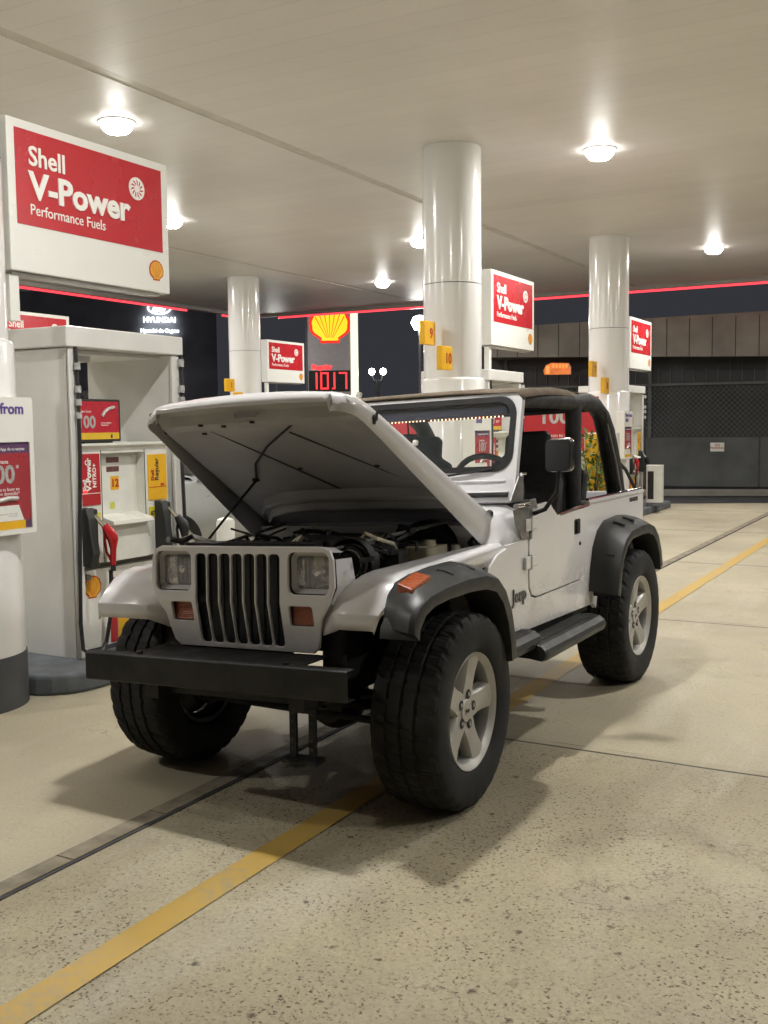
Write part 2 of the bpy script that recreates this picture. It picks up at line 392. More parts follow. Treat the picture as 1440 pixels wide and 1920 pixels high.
def rrect(x0, x1, y0, y1, r, n=5):
    """rounded rectangle, points ccw"""
    pts = []
    for cx, cy, a0 in ((x1-r, y1-r, 0), (x0+r, y1-r, 90), (x0+r, y0+r, 180), (x1-r, y0+r, 270)):
        for k in range(n+1):
            a = RAD(a0+90*k/n); pts.append((cx+r*cos(a), cy+r*sin(a)))
    return pts
def framed(mb, outer, inner, f0, mi=0):
    """ring between two closed loops of equal length, points mapped by f0(p)->3D"""
    n = len(outer); vs = [f0(p) for p in outer]+[f0(p) for p in inner]
    mb.add(vs, [(i, (i+1) % n, n+(i+1) % n, n+i) for i in range(n)], mi)
def pecten(mb, o, ax, ay, h, my, mr):
    """scallop emblem: red backing with a yellow scallop and red rib lines"""
    o = Vector(o); ax = Vector(ax).normalized(); ay = Vector(ay).normalized(); an = ax.cross(ay)
    def outline(k, lob=.035):
        p = []
        for i in range(61):
            a = RAD(212-244*i/60); r = .5*(1+lob*abs(cos((a-pi/2)*7.0/ (244/180.0*1.0)*1.28)))
            p.append((r*cos(a)*1.05*k, (r*sin(a)+.02)*k))
        p += [(.25*k, -.38*k), (.25*k, -.47*k), (-.25*k, -.47*k), (-.25*k, -.38*k)]
        return p
    def lift(p, e): return [o + ax*x*h + ay*y*h + an*e for x, y in p]
    mb.poly(lift(outline(1.0), .002), mr); mb.poly(lift(outline(.86), .0045), my)
    for k in range(-3, 4):
        a = k*.36; x0, y0 = .03*k, -.33; x1, y1 = .40*sin(a)*1.08, .40*cos(a)+.02
        d = Vector((y1-y0, -(x1-x0), 0)).normalized()*.011
        mb.poly(lift([(x0-d.x*.5, y0-d.y*.5), (x0+d.x*.5, y0+d.y*.5), (x1+d.x, y1+d.y), (x1-d.x, y1-d.y)], .0065), mr)
#PARTS_BELOW
# ================================================================== SETTING
def sheet(name, pts, z, m, kind='structure', sub=1):
    b = MB(m); b.poly([(x, y, z) for x, y in pts]); o = b.build(name, recalc=False); o['kind'] = kind; return o
sheet('ground', [(-160, -60), (120, -60), (120, 160), (-160, 160)], -.012, mat('road_asphalt', (.045, .046, .048), .85, noise=.3, nscale=2, bump=.4, bscale=90))
sheet('forecourt', [(-19, -14), (12, -14), (12, 23.5), (-.667, 17.0), (-2.82, 15.95), (-19, 8.5)], 0, CONCRETE)
# drain channel beside the yellow line
b = MB(mat('drain_concrete', (.27, .235, .17), .75, noise=.35, nscale=9, bump=.4, bscale=50), GROOVE)
y = -7.0
while y < 16.0:
    L = .62 if random.random() < .5 else .50
    b.box(-.345, -.262, y+.008, min(y+L, 16.0), .0005, .005); y += L
b.box(-.258, -.240, -7, 16, .0005, .0035, 1); b.box(-.350, -.347, -7, 16, .0005, .003, 1)
o = b.build('drain_channel'); o['kind'] = 'structure'
b = MB(WYEL)
ys = [-7+.5*i for i in range(46)]
b.loft([[(.276+random.uniform(-.003, .003), yy, .004), (.397+random.uniform(-.003, .003), yy, .004)] for yy in ys], smooth=False)
o = b.build('lane_line', recalc=False); o['kind'] = 'structure'
b = MB(WYEL); b.loft([[(-9.4, yy, .004), (-9.26, yy, .004)] for yy in (-7, 0, 8, 15)][:3], smooth=False)
o = b.build('lane_line', recalc=False); o['kind'] = 'structure'

# ---- canopy (ceiling, gutter seam, fascia, red strip)
CZ = 4.5; X0, X1, Y0, Y1 = -14.0, 9.0, -10.0, 19.0
can = thing('canopy', 'flat pale panelled canopy ceiling over the forecourt with a thin red lit edge', 'canopy')
b = MB(CEIL)
for xa, xb in ((X0+.02, -9.0), (-8.86, -3.88), (-3.74, 1.3), (1.44, X1)): b.box(xa, xb, Y0, Y1-.02, CZ, CZ+.04)
b.build('ceiling_panel', can)
b = MB(mat('gutter_grey', (.66, .64, .60), .5, noise=.15, nscale=3))
for xa, xb in ((-9.0, -8.86), (-3.88, -3.74), (1.3, 1.44)): b.box(xa, xb, Y0, Y1-.02, CZ+.006, CZ+.05)
b.build('gutter', can)
b = MB(mat('fascia_grey', (.40, .38, .36), .6, noise=.1))
b.box(X0-.16, X0+.02, Y0, Y1+.14, CZ-.07, CZ+.7); b.box(X0+.02, X1, Y1-.02, Y1+.14, CZ-.07, CZ+.7)
b.build('fascia', can)
b = MB(E_REDL)
b.box(X0-.16, X0-.12, Y0, Y1-2.6, CZ-.115, CZ-.073); b.box(X0-.16, X0-.12, Y1-1.2, Y1+.14, CZ-.115, CZ-.073)
b.box(X0+.7, X1, Y1+.09, Y1+.14, CZ-.115, CZ-.073)
b.build('light_strip', can)

# ---- canopy lamps
def canopy_lamp():
    t = thing('canopy_lamp', 'x', 'ceiling lamp', (0, 0, CZ), 0, 'lit lamps under the canopy')
    b = MB(SIGNW); b.lathe([(.12, -.002), (.175, -.003), (.178, -.010), (.165, -.014), (.15, -.014)], n=32); b.build('bezel', t, recalc=False)
    b = MB(E_LAMP, E_GLOW); b.lathe([(.150, -.008), (.152, -.035), (.146, -.060), (.130, -.082), (.105, -.098)], n=32, mi=1)
    b.lathe([(.105, -.098), (.07, -.108), (.03, -.112), (.002, -.113)], n=32); b.build('lens', t, recalc=True)
    return t
proto = canopy_lamp()
spots = [(-4.7, 3.98, 'large glowing ceiling lamp just right of the big near sign'),
 (-1.0, 7.42, 'bright ceiling lamp between the central and the right hand columns'),
 (-1.25, 14.6, 'bright ceiling lamp right of the far right column, near the red edge'),
 (-7.4, 7.94, 'ceiling lamp peeking past the right edge of the big near sign'),
 (-5.15, 11.3, 'ceiling lamp touching the left side of the central column'),
 (-8.0, 15.2, 'flat looking ceiling lamp above and right of the tall price sign'),
 (.12, .08, 'ceiling lamp directly above the white off-roader, out of frame'),
 (2.9, 3.7, None), (2.9, 11.3, None), (-8.0, .4, None), (-11.6, 4.0, None), (-11.6, 11.3, None), (6.4, 7.5, None), (6.2, .4, None), (-4.7, -3.3, None)]
for i, (x, y, lb) in enumerate(spots):
    o = proto if i == 0 else dup(proto, (x, y, CZ)); o.location = (x, y, CZ)
    o['label'] = lb or 'ceiling lamp of the canopy rows outside the picture'

# ---- columns
def column():
    t = thing('column', 'x', 'column', (0, 0, 0), 0, 'round white columns carrying the canopy')
    b = MB(COLW); b.lathe([(.315, 3.06), (.315, CZ-.002)], n=48); b.lathe([(.315, 2.05), (.315, 3.055)], n=48); b.build('shaft', t, recalc=False)
    b = MB(COLW); b.lathe([(.318, 2.06), (.335, 2.05), (.345, 2.03), (.345, .30)], n=48); b.build('sleeve', t, recalc=False)
    b = MB(GREYB); b.lathe([(.346, .302), (.352, .30), (.352, .0)], n=48); b.build('base_band', t, recalc=False)
    b = MB(GROOVE); b.lathe([(.3165, 3.052), (.3165, 3.058)], n=48); b.build('seam', t, recalc=False)
    return t
c0 = column()
for i, (x, y, lb) in enumerate([(-2.42, .13, 'round white column at the left edge beside the big sign'),
    (-2.36, 6.56, 'thick central white column rising behind the open bonnet, flags 9 and 10'),
    (-2.50, 12.75, 'white column right of centre behind the roll bar, with two yellow flags'),
    (-10.05, 13.2, 'thin looking distant white column with flags 1 and 2'), (-10.1, 6.6, 'white column of the far row hidden left of the frame')]):
    o = c0 if i == 0 else dup(c0, (x, y, 0)); o.location = (x, y, 0); o['label'] = lb

# ---- islands
def island():
    b = MB(CURB); pts = rrect(-3.15, -1.98, -.05, 2.45, .3); b.prism(pts, 'z', 0, .12); o = b.build('kerb_island', bevel=.02); o['kind'] = 'structure'; return o
i0 = island(); i0.location = (0, .48, 0)
for dx, dy in ((0, 6.88), (-.1, 13.07), (-7.75, 6.9), (-7.7, 13.5)):
    o = i0.copy(); S.collection.objects.link(o); o.location = (dx, dy, 0)

# ---- fuel pumps
AX, AZ = (0, 1, 0), (0, 0, 1)
def pump():
    t = thing('fuel_pump', 'x', 'fuel pump', (0, 0, 0), 0, 'white fuel pumps on the islands')
    for ya, yb in ((0, .05), (.975, 1.025)):
        b = MB(WHITE); b.box(-.80, 0, ya, yb, .12, 2.055)
        b.box(-.012, .012, ya-.02 if ya else 0, yb+.0 if ya else .075, .12, 2.05)
        for z in (.5, 1.0, 1.9): b.lathe([(.008, .0125), (.008, .016), (.001, .017)], 'x', (0, (ya+yb)/2+.01, z), n=8)
        b.build('end_panel', t, bevel=.006)
    b = MB(WHITE); b.box(-.84, .03, -.03, 1.055, 2.06, 2.185); b.build('top_cap', t, bevel=.008)
    b = MB(WHITE); b.box(-.73, -.12, .052, .973, 2.035, 2.057); b.box(-.5, -.3, .2, .5, 2.0, 2.034); b.build('soffit', t)
    # lower cabinet
    b = MB(WHITEP, REDF, YEL, YELP, REDT, GREYB); b.box(-.70, -.085, .052, .973, .15, .655)
    b.box(-.085, -.081, .335, .40, .16, .585, 1); b.box(-.085, -.0805, .405, .66, .16, .60, 2); b.box(-.085, -.081, .664, .73, .16, .61, 1)
    b.box(-.69, -.09, .052, .973, .12, .149, 5)
    pecten(b, (-.085, .185, .545), AX, AZ, .145, 3, 4); b.build('lower_cabinet', t, bevel=.004)
    # middle recess shadow rail
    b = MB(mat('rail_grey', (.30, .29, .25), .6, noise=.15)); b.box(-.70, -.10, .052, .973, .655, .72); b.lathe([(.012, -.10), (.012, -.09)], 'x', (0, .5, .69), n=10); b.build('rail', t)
    # upper body with a bowed recess
    b = MB(WHITEP, GROOVE)
    b.box(-.70, -.03, .055, .27, .70, 1.44); b.box(-.70, -.03, .67, .90, .70, 1.44)
    b.box(-.70, -.03, .27, .67, 1.40, 1.44); b.box(-.70, -.01, .27, .67, .70, .935)
    b.box(-.70, -.10, .27, .67, .935, 1.40)
    b.prism([(-.03, 1.445), (-.03, 1.43), (0.0, 1.45), (0.0, 1.465), (-.70, 1.465), (-.70, 1.445)], 'y', .05, .905)
    b.box(-.032, -.0285, .263, .27, .72, 1.42, 1); b.box(-.032, -.0285, .67, .677, .72, 1.42, 1)
    b.build('upper_cabinet', t, bevel=.005)
    b = MB(SIGNW); b.prism([(-.10, 1.0), (.045, .965), (.05, .94), (.04, .935), (-.10, .955)], 'y', .285, .665); b.build('shelf', t, bevel=.003)
    b = MB(mat('sticker_maroon', (.16, .06, .06), .5, noise=.3, nscale=60), YEL, REDF, LETD, SIGNW, mat('sticker_lime', (.6, .62, .08), .5, noise=.2, nscale=50))
    for z in (1.335, 1.275):
        b2 = MB(MATS['sticker_maroon']); b2.box(-.10, -.098, .385, .50, z, z+.035, 0); b2.build('sticker', t, loc=(.02, 0, 0))
    b.box(-.10, -.098, .42, .495, 1.155, 1.245, 1); b.text('12', .072, (-.098, .458, 1.176), AX, AZ, 2, .002, .002, 'CENTER')
    b.build('sticker', t)
    for y_, m_ in ((.41, MATS['sticker_lime']), (.462, SIGNW)):
        b2 = MB(m_); b2.box(-.10, -.098, y_, y_+.04, 1.03, 1.075); b2.build('sticker', t, loc=(.02, 0, 0))
    b = MB(REDF, LETW, E_DIG)
    b.box(-.03, -.024, .075, .25, 1.075, 1.40, 0)
    b.text('Shell', .04, (-.024, .125, 1.165), AZ, (0, -1, 0), 1, .002, .001)
    b.text('V-Power', .058, (-.024, .168, 1.165), AZ, (0, -1, 0), 1, .002, .0022)
    b.text('NITRO+', .042, (-.024, .212, 1.185), AZ, (0, -1, 0), 1, .002, .0012)
    b.box(-.024, -.022, .08, .245, 1.148, 1.152, 1); b.box(-.024, -.0215, .10, .13, 1.155, 1.17, 2)
    b.lathe([(.017, -.022), (.010, -.022)], 'x', (0, .135, 1.345), n=20, mi=1); b.build('red_grade_panel', t)
    b = MB(YEL, REDF, LETD); b.box(-.03, -.024, .70, .885, 1.07, 1.38, 0)
    b.text('Shell', .04, (-.024, .755, 1.20), AZ, (0, -1, 0), 1, .002, .001); b.text('Regular', .05, (-.024, .80, 1.20), AZ, (0, -1, 0), 2, .002, .001)
    b.box(-.024, -.022, .705, .88, 1.155, 1.159, 1); b.text('20.5', .022, (-.024, .82, 1.165), AX, AZ, 1, .002, .001); b.build('yellow_grade_panel', t)
    for y0, s in ((.185, '93'), (.705, '87')):
        b = MB(mat('octane_yellow', (.72, .62, .03), .5, noise=.1), LETD); b.box(-.03, -.024, y0, y0+.058, .955, 1.025, 0)
        b.text(s, .04, (-.024, y0+.029, .968), AX, AZ, 1, .002, .0008, 'CENTER'); b.build('octane_sticker', t)
    # monitor on top
    b = MB(BLKP); b.prism(rrect(.03, .465, 1.475, 1.745, .012), 'x', -.07, -.02); b.box(-.15, -.03, .15, .40, 1.463, 1.476); mo = b.build('monitor', t)
    b = MB(SCREEN_RED, SCREEN_YEL, SILV, LETW, LETD); b.T = lambda p: Vector((p.x+.05, p.y-.015, p.z-.01)); b.box(-.07, -.066, .06, .462, 1.50, 1.74, 0); b.box(-.07, -.0655, .06, .462, 1.50, 1.542, 1)
    b.text('100', .105, (-.066, .095, 1.575), AX, AZ, 2, .002, .003); b.text('Gana hasta', .022, (-.066, .12, 1.67), AX, AZ, 3, .001)
    b.text('en tu compra\nShell Go+', .017, (-.066, .30, 1.60), AX, AZ, 3, .001)
    b.tube([(-.064, .31, 1.645), (-.064, .335, 1.675), (-.064, .37, 1.695), (-.064, .42, 1.705)], .011, 8, 2); b.box(-.066, -.0645, .385, .40, 1.507, 1.53, 4)
    b.build('screen', mo)
    # nozzles in their boots
    for k, (yy, mcol, nm) in enumerate(((.115, NRED, 'red'), (.81, HOSE, 'black'))):
        b = MB(BLKP); b.prism([(-.03, .70), (.055, .69), (.085, .78), (.05, 1.0), (.03, 1.06), (-.03, 1.065)], 'y', yy-.055, yy+.005); 
        b.prism([(-.03, .70), (.02, .70), (.02, 1.05), (-.03, 1.06)], 'y', yy+.005, yy+.06); b.build('nozzle_boot', t, bevel=.006)
        nz = MB(mcol, CHROME, HOSE)
        nz.tube([(.04, yy+.01, 1.02), (.055, yy+.03, .985), (.085, yy+.055, .94)], [.012, .013, .015], 8, 1)
        nz.tube([(.08, yy+.05, .955), (.105, yy+.075, .90), (.115, yy+.085, .86), (.112, yy+.088, .80), (.105, yy+.09, .70)], [.022, .040, .036, .021, .019], 10, 0)
        nz.tube([(.085, yy+.06, .91), (.06, yy+.07, .86), (.062, yy+.08, .78), (.10, yy+.09, .715)], [.014, .010, .009, .012], 8, 0)
        nz.tube([(.105, yy+.09, .70), (.104, yy+.092, .66)], .017, 8, 2); nz.build('nozzle', t)
    b = MB(HOSE, CLEAR)
    b.tube([(.105, .205, .665), (.10, .21, .50), (.085, .205, .35), (.06, .19, .20), (.09, .10, .14), (.14, .0, .145), (.06, -.01, .19), (.035, .0, .35), (.04, .01, .8), (.045, .035, 1.4), (.035, .045, 1.8), (.02, .05, 2.06)], .013, 8)
    for z in (1.62, 1.70, 1.78, 1.92): b.tube([(.036, .045, z), (.034, .046, z+.04)], .021, 10, 1)
    b.build('hose', t)
    b = MB(HOSE, CLEAR)
    b.tube([(.105, .90, .665), (.12, .93, .45), (.10, .98, .25), (.09, 1.06, .17), (.06, 1.03, .5), (.05, 1.0, .95), (.045, .99, 1.4), (.03, 1.035, 1.75), (.02, 1.04, 2.06)], .013, 8)
    for z in (1.62, 1.72, 1.80, 1.98): b.tube([(.032, 1.025, z), (.03, 1.028, z+.05)], .022, 10, 1)
    b.build('hose', t)
    b = MB(mat('lock_steel', (.25, .25, .24), .4, metal=.7, noise=.2)); b.box(-.04, .0, .06, .10, .615, .645); b.lathe([(.02, .0), (.02, .02), (.001, .02)], 'x', (0, .10, .625), n=10); b.build('lock', t)
    return t
pm = pump()
for o_ in [x for x in S.objects if x.parent == pm]:
    if o_.name.split('.')[0] in ('upper_cabinet', 'shelf', 'sticker', 'red_grade_panel', 'yellow_grade_panel', 'octane_sticker', 'nozzle_boot', 'nozzle'): o_.location.x = .02
    if o_.name.split('.')[0] == 'lower_cabinet': o_.location.x = .045
for i, (x, y, lb) in enumerate([(-2.29, .88, 'nearest white fuel pump numbered 12 with a red nozzle and small screen'),
    (-2.26, 7.28, 'white fuel pump behind the windscreen beside the central column'),
    (-2.42, 13.55, 'white fuel pump beside the column right of centre, hoses over a yellow panel'),
    (-10.0, 13.9, 'distant white fuel pump beside the column with flags 1 and 2'), (-10.0, 7.35, 'distant white fuel pump of the left hand far island')]):
    o = pm if i == 0 else dup(pm, (x, y, 0)); o.location = (x, y, 0); o['label'] = lb

# ---- promotional box fixed to each column
def promo():
    t = thing('promotion_box', 'x', 'poster box', (0, 0, 0), 0, 'white poster boxes fixed to the columns')
    b = MB(SIGNW); b.prism(rrect(-.235, .235, .985, 1.735, .015), 'x', -.13, -.012)
    out = rrect(-.235, .235, .985, 1.735, .015); inn = rrect(-.205, .205, 1.012, 1.49, .004)
    b.add([(0, p[0], p[1]) for p in out]+[(0, p[0], p[1]) for p in inn]+[(-.012, p[0], p[1]) for p in out]+[(-.012, p[0], p[1]) for p in inn],
          [(i, (i+1) % 24, 24+(i+1) % 24, 24+i) for i in range(24)]+[(48+i, i, (i+1) % 24, 48+(i+1) % 24) for i in range(24)]+[(24+i, 72+i, 72+(i+1) % 24, 24+(i+1) % 24) for i in range(24)])
    b.build('case', t)
    b = MB(mat('poster_purple', (.12, .06, .13), .3, noise=.1), mat('poster_red', (.36, .04, .05), .3, noise=.1), YEL, SIGNW, SILV, LETW, LETD)
    b.box(-.011, -.009, -.205, .205, 1.43, 1.49, 0); b.box(-.011, -.009, -.205, .205, 1.06, 1.43, 1); b.box(-.011, -.009, -.205, .165, 1.015, 1.06, 2); b.box(-.011, -.009, .165, .205, 1.015, 1.06, 0)
    b.prism([(-.20, 1.06), (.155, 1.06), (.12, 1.145), (-.20, 1.145)], 'x', -.009, -.008, 3)
    b.text('Descarga la App de tu tarjeta', .024, (-.009, .175, 1.445), AX, AZ, 5, .001, 0, 'RIGHT')
    b.text('Gana hasta', .03, (-.009, .06, 1.375), AX, AZ, 5, .001, 0, 'RIGHT'); b.text('100', .135, (-.009, .10, 1.27), AX, AZ, 4, .002, .004, 'RIGHT')
    b.text('*', .05, (-.009, .11, 1.33), AX, AZ, 5, .001); b.text('a tu favor en\ncompra en domicilio*', .026, (-.009, .13, 1.225), AX, AZ, 5, .001, 0, 'RIGHT')
    b.tube([(-.004, -.06, 1.15), (-.004, -.02, 1.175), (-.004, .05, 1.185), (-.004, .11, 1.182)], .013, 8, 4)
    b.text('en compras de combustible\nhasta agotar', .013, (-.009, .11, 1.095), AX, AZ, 6, .001, 0, 'RIGHT'); b.build('poster', t)
    b = MB(LETP); b.text('New from\nShell', .082, (.0, -.175, 1.645), AX, AZ, 0, .003, .0018); b.build('lettering', t)
    return t
pr = promo()
for i, (x, y, lb) in enumerate([(-2.02, .11, 'white poster box with red poster at the left picture edge'),
    (-1.99, 6.52, 'white poster box seen through the windscreen'), (-2.07, 12.42, 'white poster box on the column right of centre')]):
    o = pr if i == 0 else dup(pr, (x, y, 0)); o.location = (x, y, 0); o['label'] = lb

# ---- large brand signs above the pumps
def brand():
    t = thing('fuel_sign', 'x', 'sign', (0, 0, 0), 0, 'red and white fuel brand signs above the pumps')
    b = MB(SIGNW, mat('sign_edge_grey', (.45, .44, .42), .5, noise=.1)); b.box(-.16, 0, 0, 1.37, 2.475, 3.34); b.box(-.13, -.03, .03, 1.30, 2.455, 2.474, 1); b.build('case', t, bevel=.006)
    b = MB(SIGNW); b.box(-.10, -.04, .015, .085, 2.19, 2.454); b.build('bracket', t)
    b = MB(RED); b.box(0, .003, .055, 1.305, 2.745, 3.288); b.build('red_panel', t)
    b = MB(LETW); b.text('Shell', .155, (.003, .15, 3.095), AX, AZ, 0, .003, .003); b.text('V-Power', .215, (.003, .15, 2.905), AX, AZ, 0, .008, .007, sx=1.08)
    b.text('Performance Fuels', .088, (.003, .15, 2.81), AX, AZ, 0, .003, .0002, sx=.93); b.build('lettering', t)
    b = MB(LETW, RED); b.lathe([(.001, .008), (.073, .008), (.073, .0035)], 'x', (0, 1.06, 3.125), n=28, smooth=False)
    for k in range(11):
        a = 2*pi*k/11; a2 = a+.45
        p = [(1.06+.022*cos(a), 3.125+.022*sin(a)), (1.06+.05*cos(a2-.16), 3.125+.05*sin(a2-.16)), (1.06+.062*cos(a2+.1), 3.125+.062*sin(a2+.1)), (1.06+.026*cos(a+.35), 3.125+.026*sin(a+.35))]
        b.poly([(.0095, *q) for q in p], 1)
    b.build('round_emblem', t)
    b = MB(YELP, REDT); pecten(b, (0, 1.235, 2.615), AX, AZ, .135, 0, 1); b.build('shell_emblem', t)
    return t
bs = brand()
for i, (x, y, lb) in enumerate([(-2.29, .48, 'big red and white fuel sign at upper left above pump 12'),
    (-2.28, 7.45, 'red and white fuel sign half hidden by the central column'),
    (-2.42, 13.72, 'red and white fuel sign slice beside the column right of centre'),
    (-10.0, 13.9, 'distant red and white fuel sign beside the thin column with flags 1 and 2'),
    (-10.0, 7.1, 'distant red and white fuel sign seen through the gap above pump 12')]):
    o = bs if i == 0 else dup(bs, (x, y, 0)); o.location = (x, y, 0); o['label'] = lb

# ---- yellow number flags on the columns
def flag(num, x, y, z, lb):
    t = thing('number_flag', lb, 'number sign', (x, y, z), 0, 'yellow pump number flags')
    b = MB(YEL); b.box(-.03, .03, -.13, .13, 0, .245); b.build('case', t, bevel=.006)
    b = MB(REDF); b.text(num, .15, (.0305, .03, .07), AX, AZ, 0, .003, .003, 'CENTER'); b.build('number', t)
flag('9', -2.40, 6.03, 2.39, 'yellow number 9 flag, upper one on the central column')
flag('10', -2.19, 6.0, 2.12, 'yellow number 10 flag, lower one on the central column')
flag('7', -2.60, 12.25, 2.28, 'upper yellow flag on the column right of centre')
flag('8', -2.42, 12.3, 2.02, 'lower yellow number 8 flag on the column right of centre')
flag('1', -9.88, 12.45, 2.24, 'yellow number 1 flag on the distant column')
flag('2', -9.72, 12.5, 1.98, 'yellow number 2 flag on the distant column')
# ================================================================== THE OPEN-BONNET OFF-ROADER
jeep = thing('off_road_car', 'white open-top off-road car with raised bonnet and black wheel arch flares', 'off-road car', (0, 0, 0), RAD(-.9))
ROLL = .042
def body(p): return Vector((p.x, p.y, p.z + ROLL*p.x))
def CB(*m): b = MB(*m); b.T = body; return b
def plate2d(outer, holes, depth, bev=.004):
    """flat plate with holes -> verts (u, v, w) and faces"""
    c = bpy.data.curves.new('p', 'CURVE'); c.dimensions = '2D'; c.fill_mode = 'BOTH'; c.extrude = depth/2-bev; c.bevel_depth = bev; c.bevel_resolution = 1
    c.offset = -bev
    for lp in [outer]+holes:
        sp = c.splines.new('POLY'); sp.points.add(len(lp)-1); sp.use_cyclic_u = True
        for i, p in enumerate(lp): sp.points[i].co = (p[0], p[1], 0, 1)
    ob = bpy.data.objects.new('p', c); S.collection.objects.link(ob); me = bpy.data.meshes.new_from_object(ob)
    bpy.data.objects.remove(ob); bpy.data.curves.remove(c); return me
# ---- grille
out = [(-.40, 1.085), (-.437, 1.07), (-.452, 1.035), (-.458, .93), (-.43, .86), (-.39, .80), (-.372, .72), (-.362, .685), (-.335, .662), (.335, .662), (.362, .685), (.372, .72), (.39, .80), (.43, .86), (.458, .93), (.452, 1.035), (.437, 1.07), (.40, 1.085)][::-1]
holes = []
for k in range(7):
    xc = -.008+(k-3)*.0612; holes.append(rrect(xc-.0268, xc+.0268, .683, 1.054, .018, 4))
HLX = (.243, .432)
for s in (-1, 1):
    a, c_ = sorted((s*HLX[0], s*HLX[1])); holes.append(rrect(a, c_, .898, 1.062, .028, 4))
    a, c_ = sorted((s*.243, s*.352)); holes.append(rrect(a, c_, .772, .852, .010, 3))
me = plate2d(out, holes, .014, .0035)
bm = bmesh.new(); bm.from_mesh(me)
for zc in (.78, .86, .875, .90): bmesh.ops.bisect_plane(bm, geom=bm.verts[:]+bm.edges[:]+bm.faces[:], plane_co=(0, zc, 0), plane_no=(0, 1, 0))
def gy(z):
    if z > .88: return -.462+.004*(z-.88)/.2
    if z > .86: return -.463
    return -.463+.036*(.86-z)/.18
b = CB(PAINT); vs = []
for v in bm.verts: vs.append((v.co.x, gy(v.co.y)-v.co.z-.008, v.co.y))
b.add(vs, [tuple(v.index for v in f.verts) for f in bm.faces], 0); bm.free()
for s in (-1, 1):   # wrap-around sides and top return
    b.loft([[(s*.452, -.455, 1.035), (s*.452, -.34, 1.03)], [(s*.458, -.455, .93), (s*.470, -.34, .93)], [(s*.43, -.455, .86), (s*.45, -.34, .86)]], smooth=False)
b.loft([[(-.44, -.465, 1.062), (-.40, -.47, 1.084), (.40, -.47, 1.084), (.44, -.465, 1.062)], [(-.44, -.38, 1.055), (-.40, -.38, 1.072), (.40, -.38, 1.072), (.44, -.38, 1.055)]], smooth=False)
grille = b.build('grille', jeep)
b = CB(SLOT); b.box(-.24, .225, -.425, -.41, .675, 1.06); b.box(-.36, .36, -.415, -.40, .67, .9)
for k in range(8): b.box(-.25+.068*k-.003, -.25+.068*k+.003, -.43, -.424, .68, 1.06)
b.build('radiator_screen', jeep)
for s in (-1, 1):
    h = CB(mat('bezel_paint', (.52, .515, .52), .4, noise=.05)); o1 = rrect(.245, .430, .900, 1.060, .028, 4); o2 = rrect(.262, .416, .918, 1.045, .018, 4)
    framed(h, o1, o2, lambda p: (s*p[0], -.452 if p in o1 else -.435, p[1]))
    hb = h.build('headlight', jeep)
    rings = []
    for y, k in ((-.438, 1.0), (-.42, .97), (-.395, .85), (-.375, .6), (-.365, .2)):
        rings.append([(s*(.339+(p[0]-.339)*k), y, .9815+(p[1]-.9815)*k) for p in o2])
    r = CB(REFL); r.loft(rings, closed=True); r.lathe([(.001, -.425), (.016, -.42), (.018, -.38)], 'y', (s*.339, 0, .9815), n=12); r.build('reflector', hb)
    g = CB(HLGLASS); rr = []
    for y, k in ((-.446, .35), (-.444, .8), (-.438, 1.0)): rr.append([(s*(.339+(p[0]-.339)*k), y, .9815+(p[1]-.9815)*k) for p in o2])
    rr.append([(q[0], q[1]+.006, q[2]) for q in rr[-1]]); g.loft(rr, closed=True, cap=True)
    for k in range(6): g.box(s*(.275+.022*k)-.0015, s*(.275+.022*k)+.0015, -.448, -.4455, .93, 1.03)
    g.build('lens', hb)
    t_ = CB(AMBER); pr_ = rrect(.246, .349, .775, .849, .010, 3)
    t_.prism([(s*p[0], p[1]) for p in pr_], 'y', -.468+.02, -.43)
    for k in range(8): t_.box(s*.25 if s > 0 else -.345, s*.345 if s > 0 else -.25, -.4505, -.448, .779+.0085*k, .7815+.0085*k)
    t_.build('turn_signal', jeep, bevel=.002)
# ---- bumper, brackets
b = CB(BLK)
b.prism([(-.655, .54), (-.66, .545), (-.66, .652), (-.655, .657), (-.60, .657), (-.60, .651), (-.648, .651), (-.648, .546), (-.60, .546), (-.60, .54)], 'x', -.67, .62)
b.box(-.45, .40, -.60, -.42, .650, .656); 
for x in (-.40, .33): b.lathe([(.014, .657), (.014, .668), (.001, .668)], 'z', (x, -.62, 0), n=8)
b.build('bumper', jeep, bevel=.003)
b = CB(BLK, GROOVE)
for x in (.255, .345):
    b.box(x, x+.03, -.50, -.485, .26, .56)
    for k in range(5): b.lathe([(.001, -.503), (.006, -.503)], 'y', (x+.015, 0, .30+.035*k), n=8, mi=1)
b.box(.235, .395, -.53, -.46, .245, .263); b.lathe([(.05, .24), (.05, .26), (.001, .26)], 'z', (.30, -.50, 0), n=14)
b.build('tow_bracket', jeep)
# ---- chassis
b = CB(BLK, STEEL)
for s in (-1, 1):
    b.box(s*.36-.035, s*.36+.035, -.60, 2.75, .47, .57)
    b.tube([(s*.40, -.50, .50), (s*.42, -.2, .41), (s*.42, 0, .385), (s*.42, .3, .42), (s*.40, .62, .50)], .022, 6)
    b.tube([(s*.40, 1.80, .50), (s*.42, 2.1, .42), (s*.42, 2.373, .39), (s*.42, 2.6, .43), (s*.40, 2.75, .5)], .022, 6)
    b.tube([(s*.36, .05, .42), (s*.33, .08, .85)], .028, 10)
for y in (-.5, .62, 1.3, 1.9, 2.7): b.box(-.36, .36, y-.03, y+.03, .48, .55)
b.tube([(-.38, -.58, .60), (.38, -.58, .60)], .03, 8)
b.tube([(-.1, .6, .52), (-.1, 1.8, .50)], .13, 12); b.tube([(.2, .3, .50), (.2, 1.7, .46)], .10, 12)
b.box(-.33, .30, 1.9, 2.6, .42, .52)
b.build('chassis', jeep)
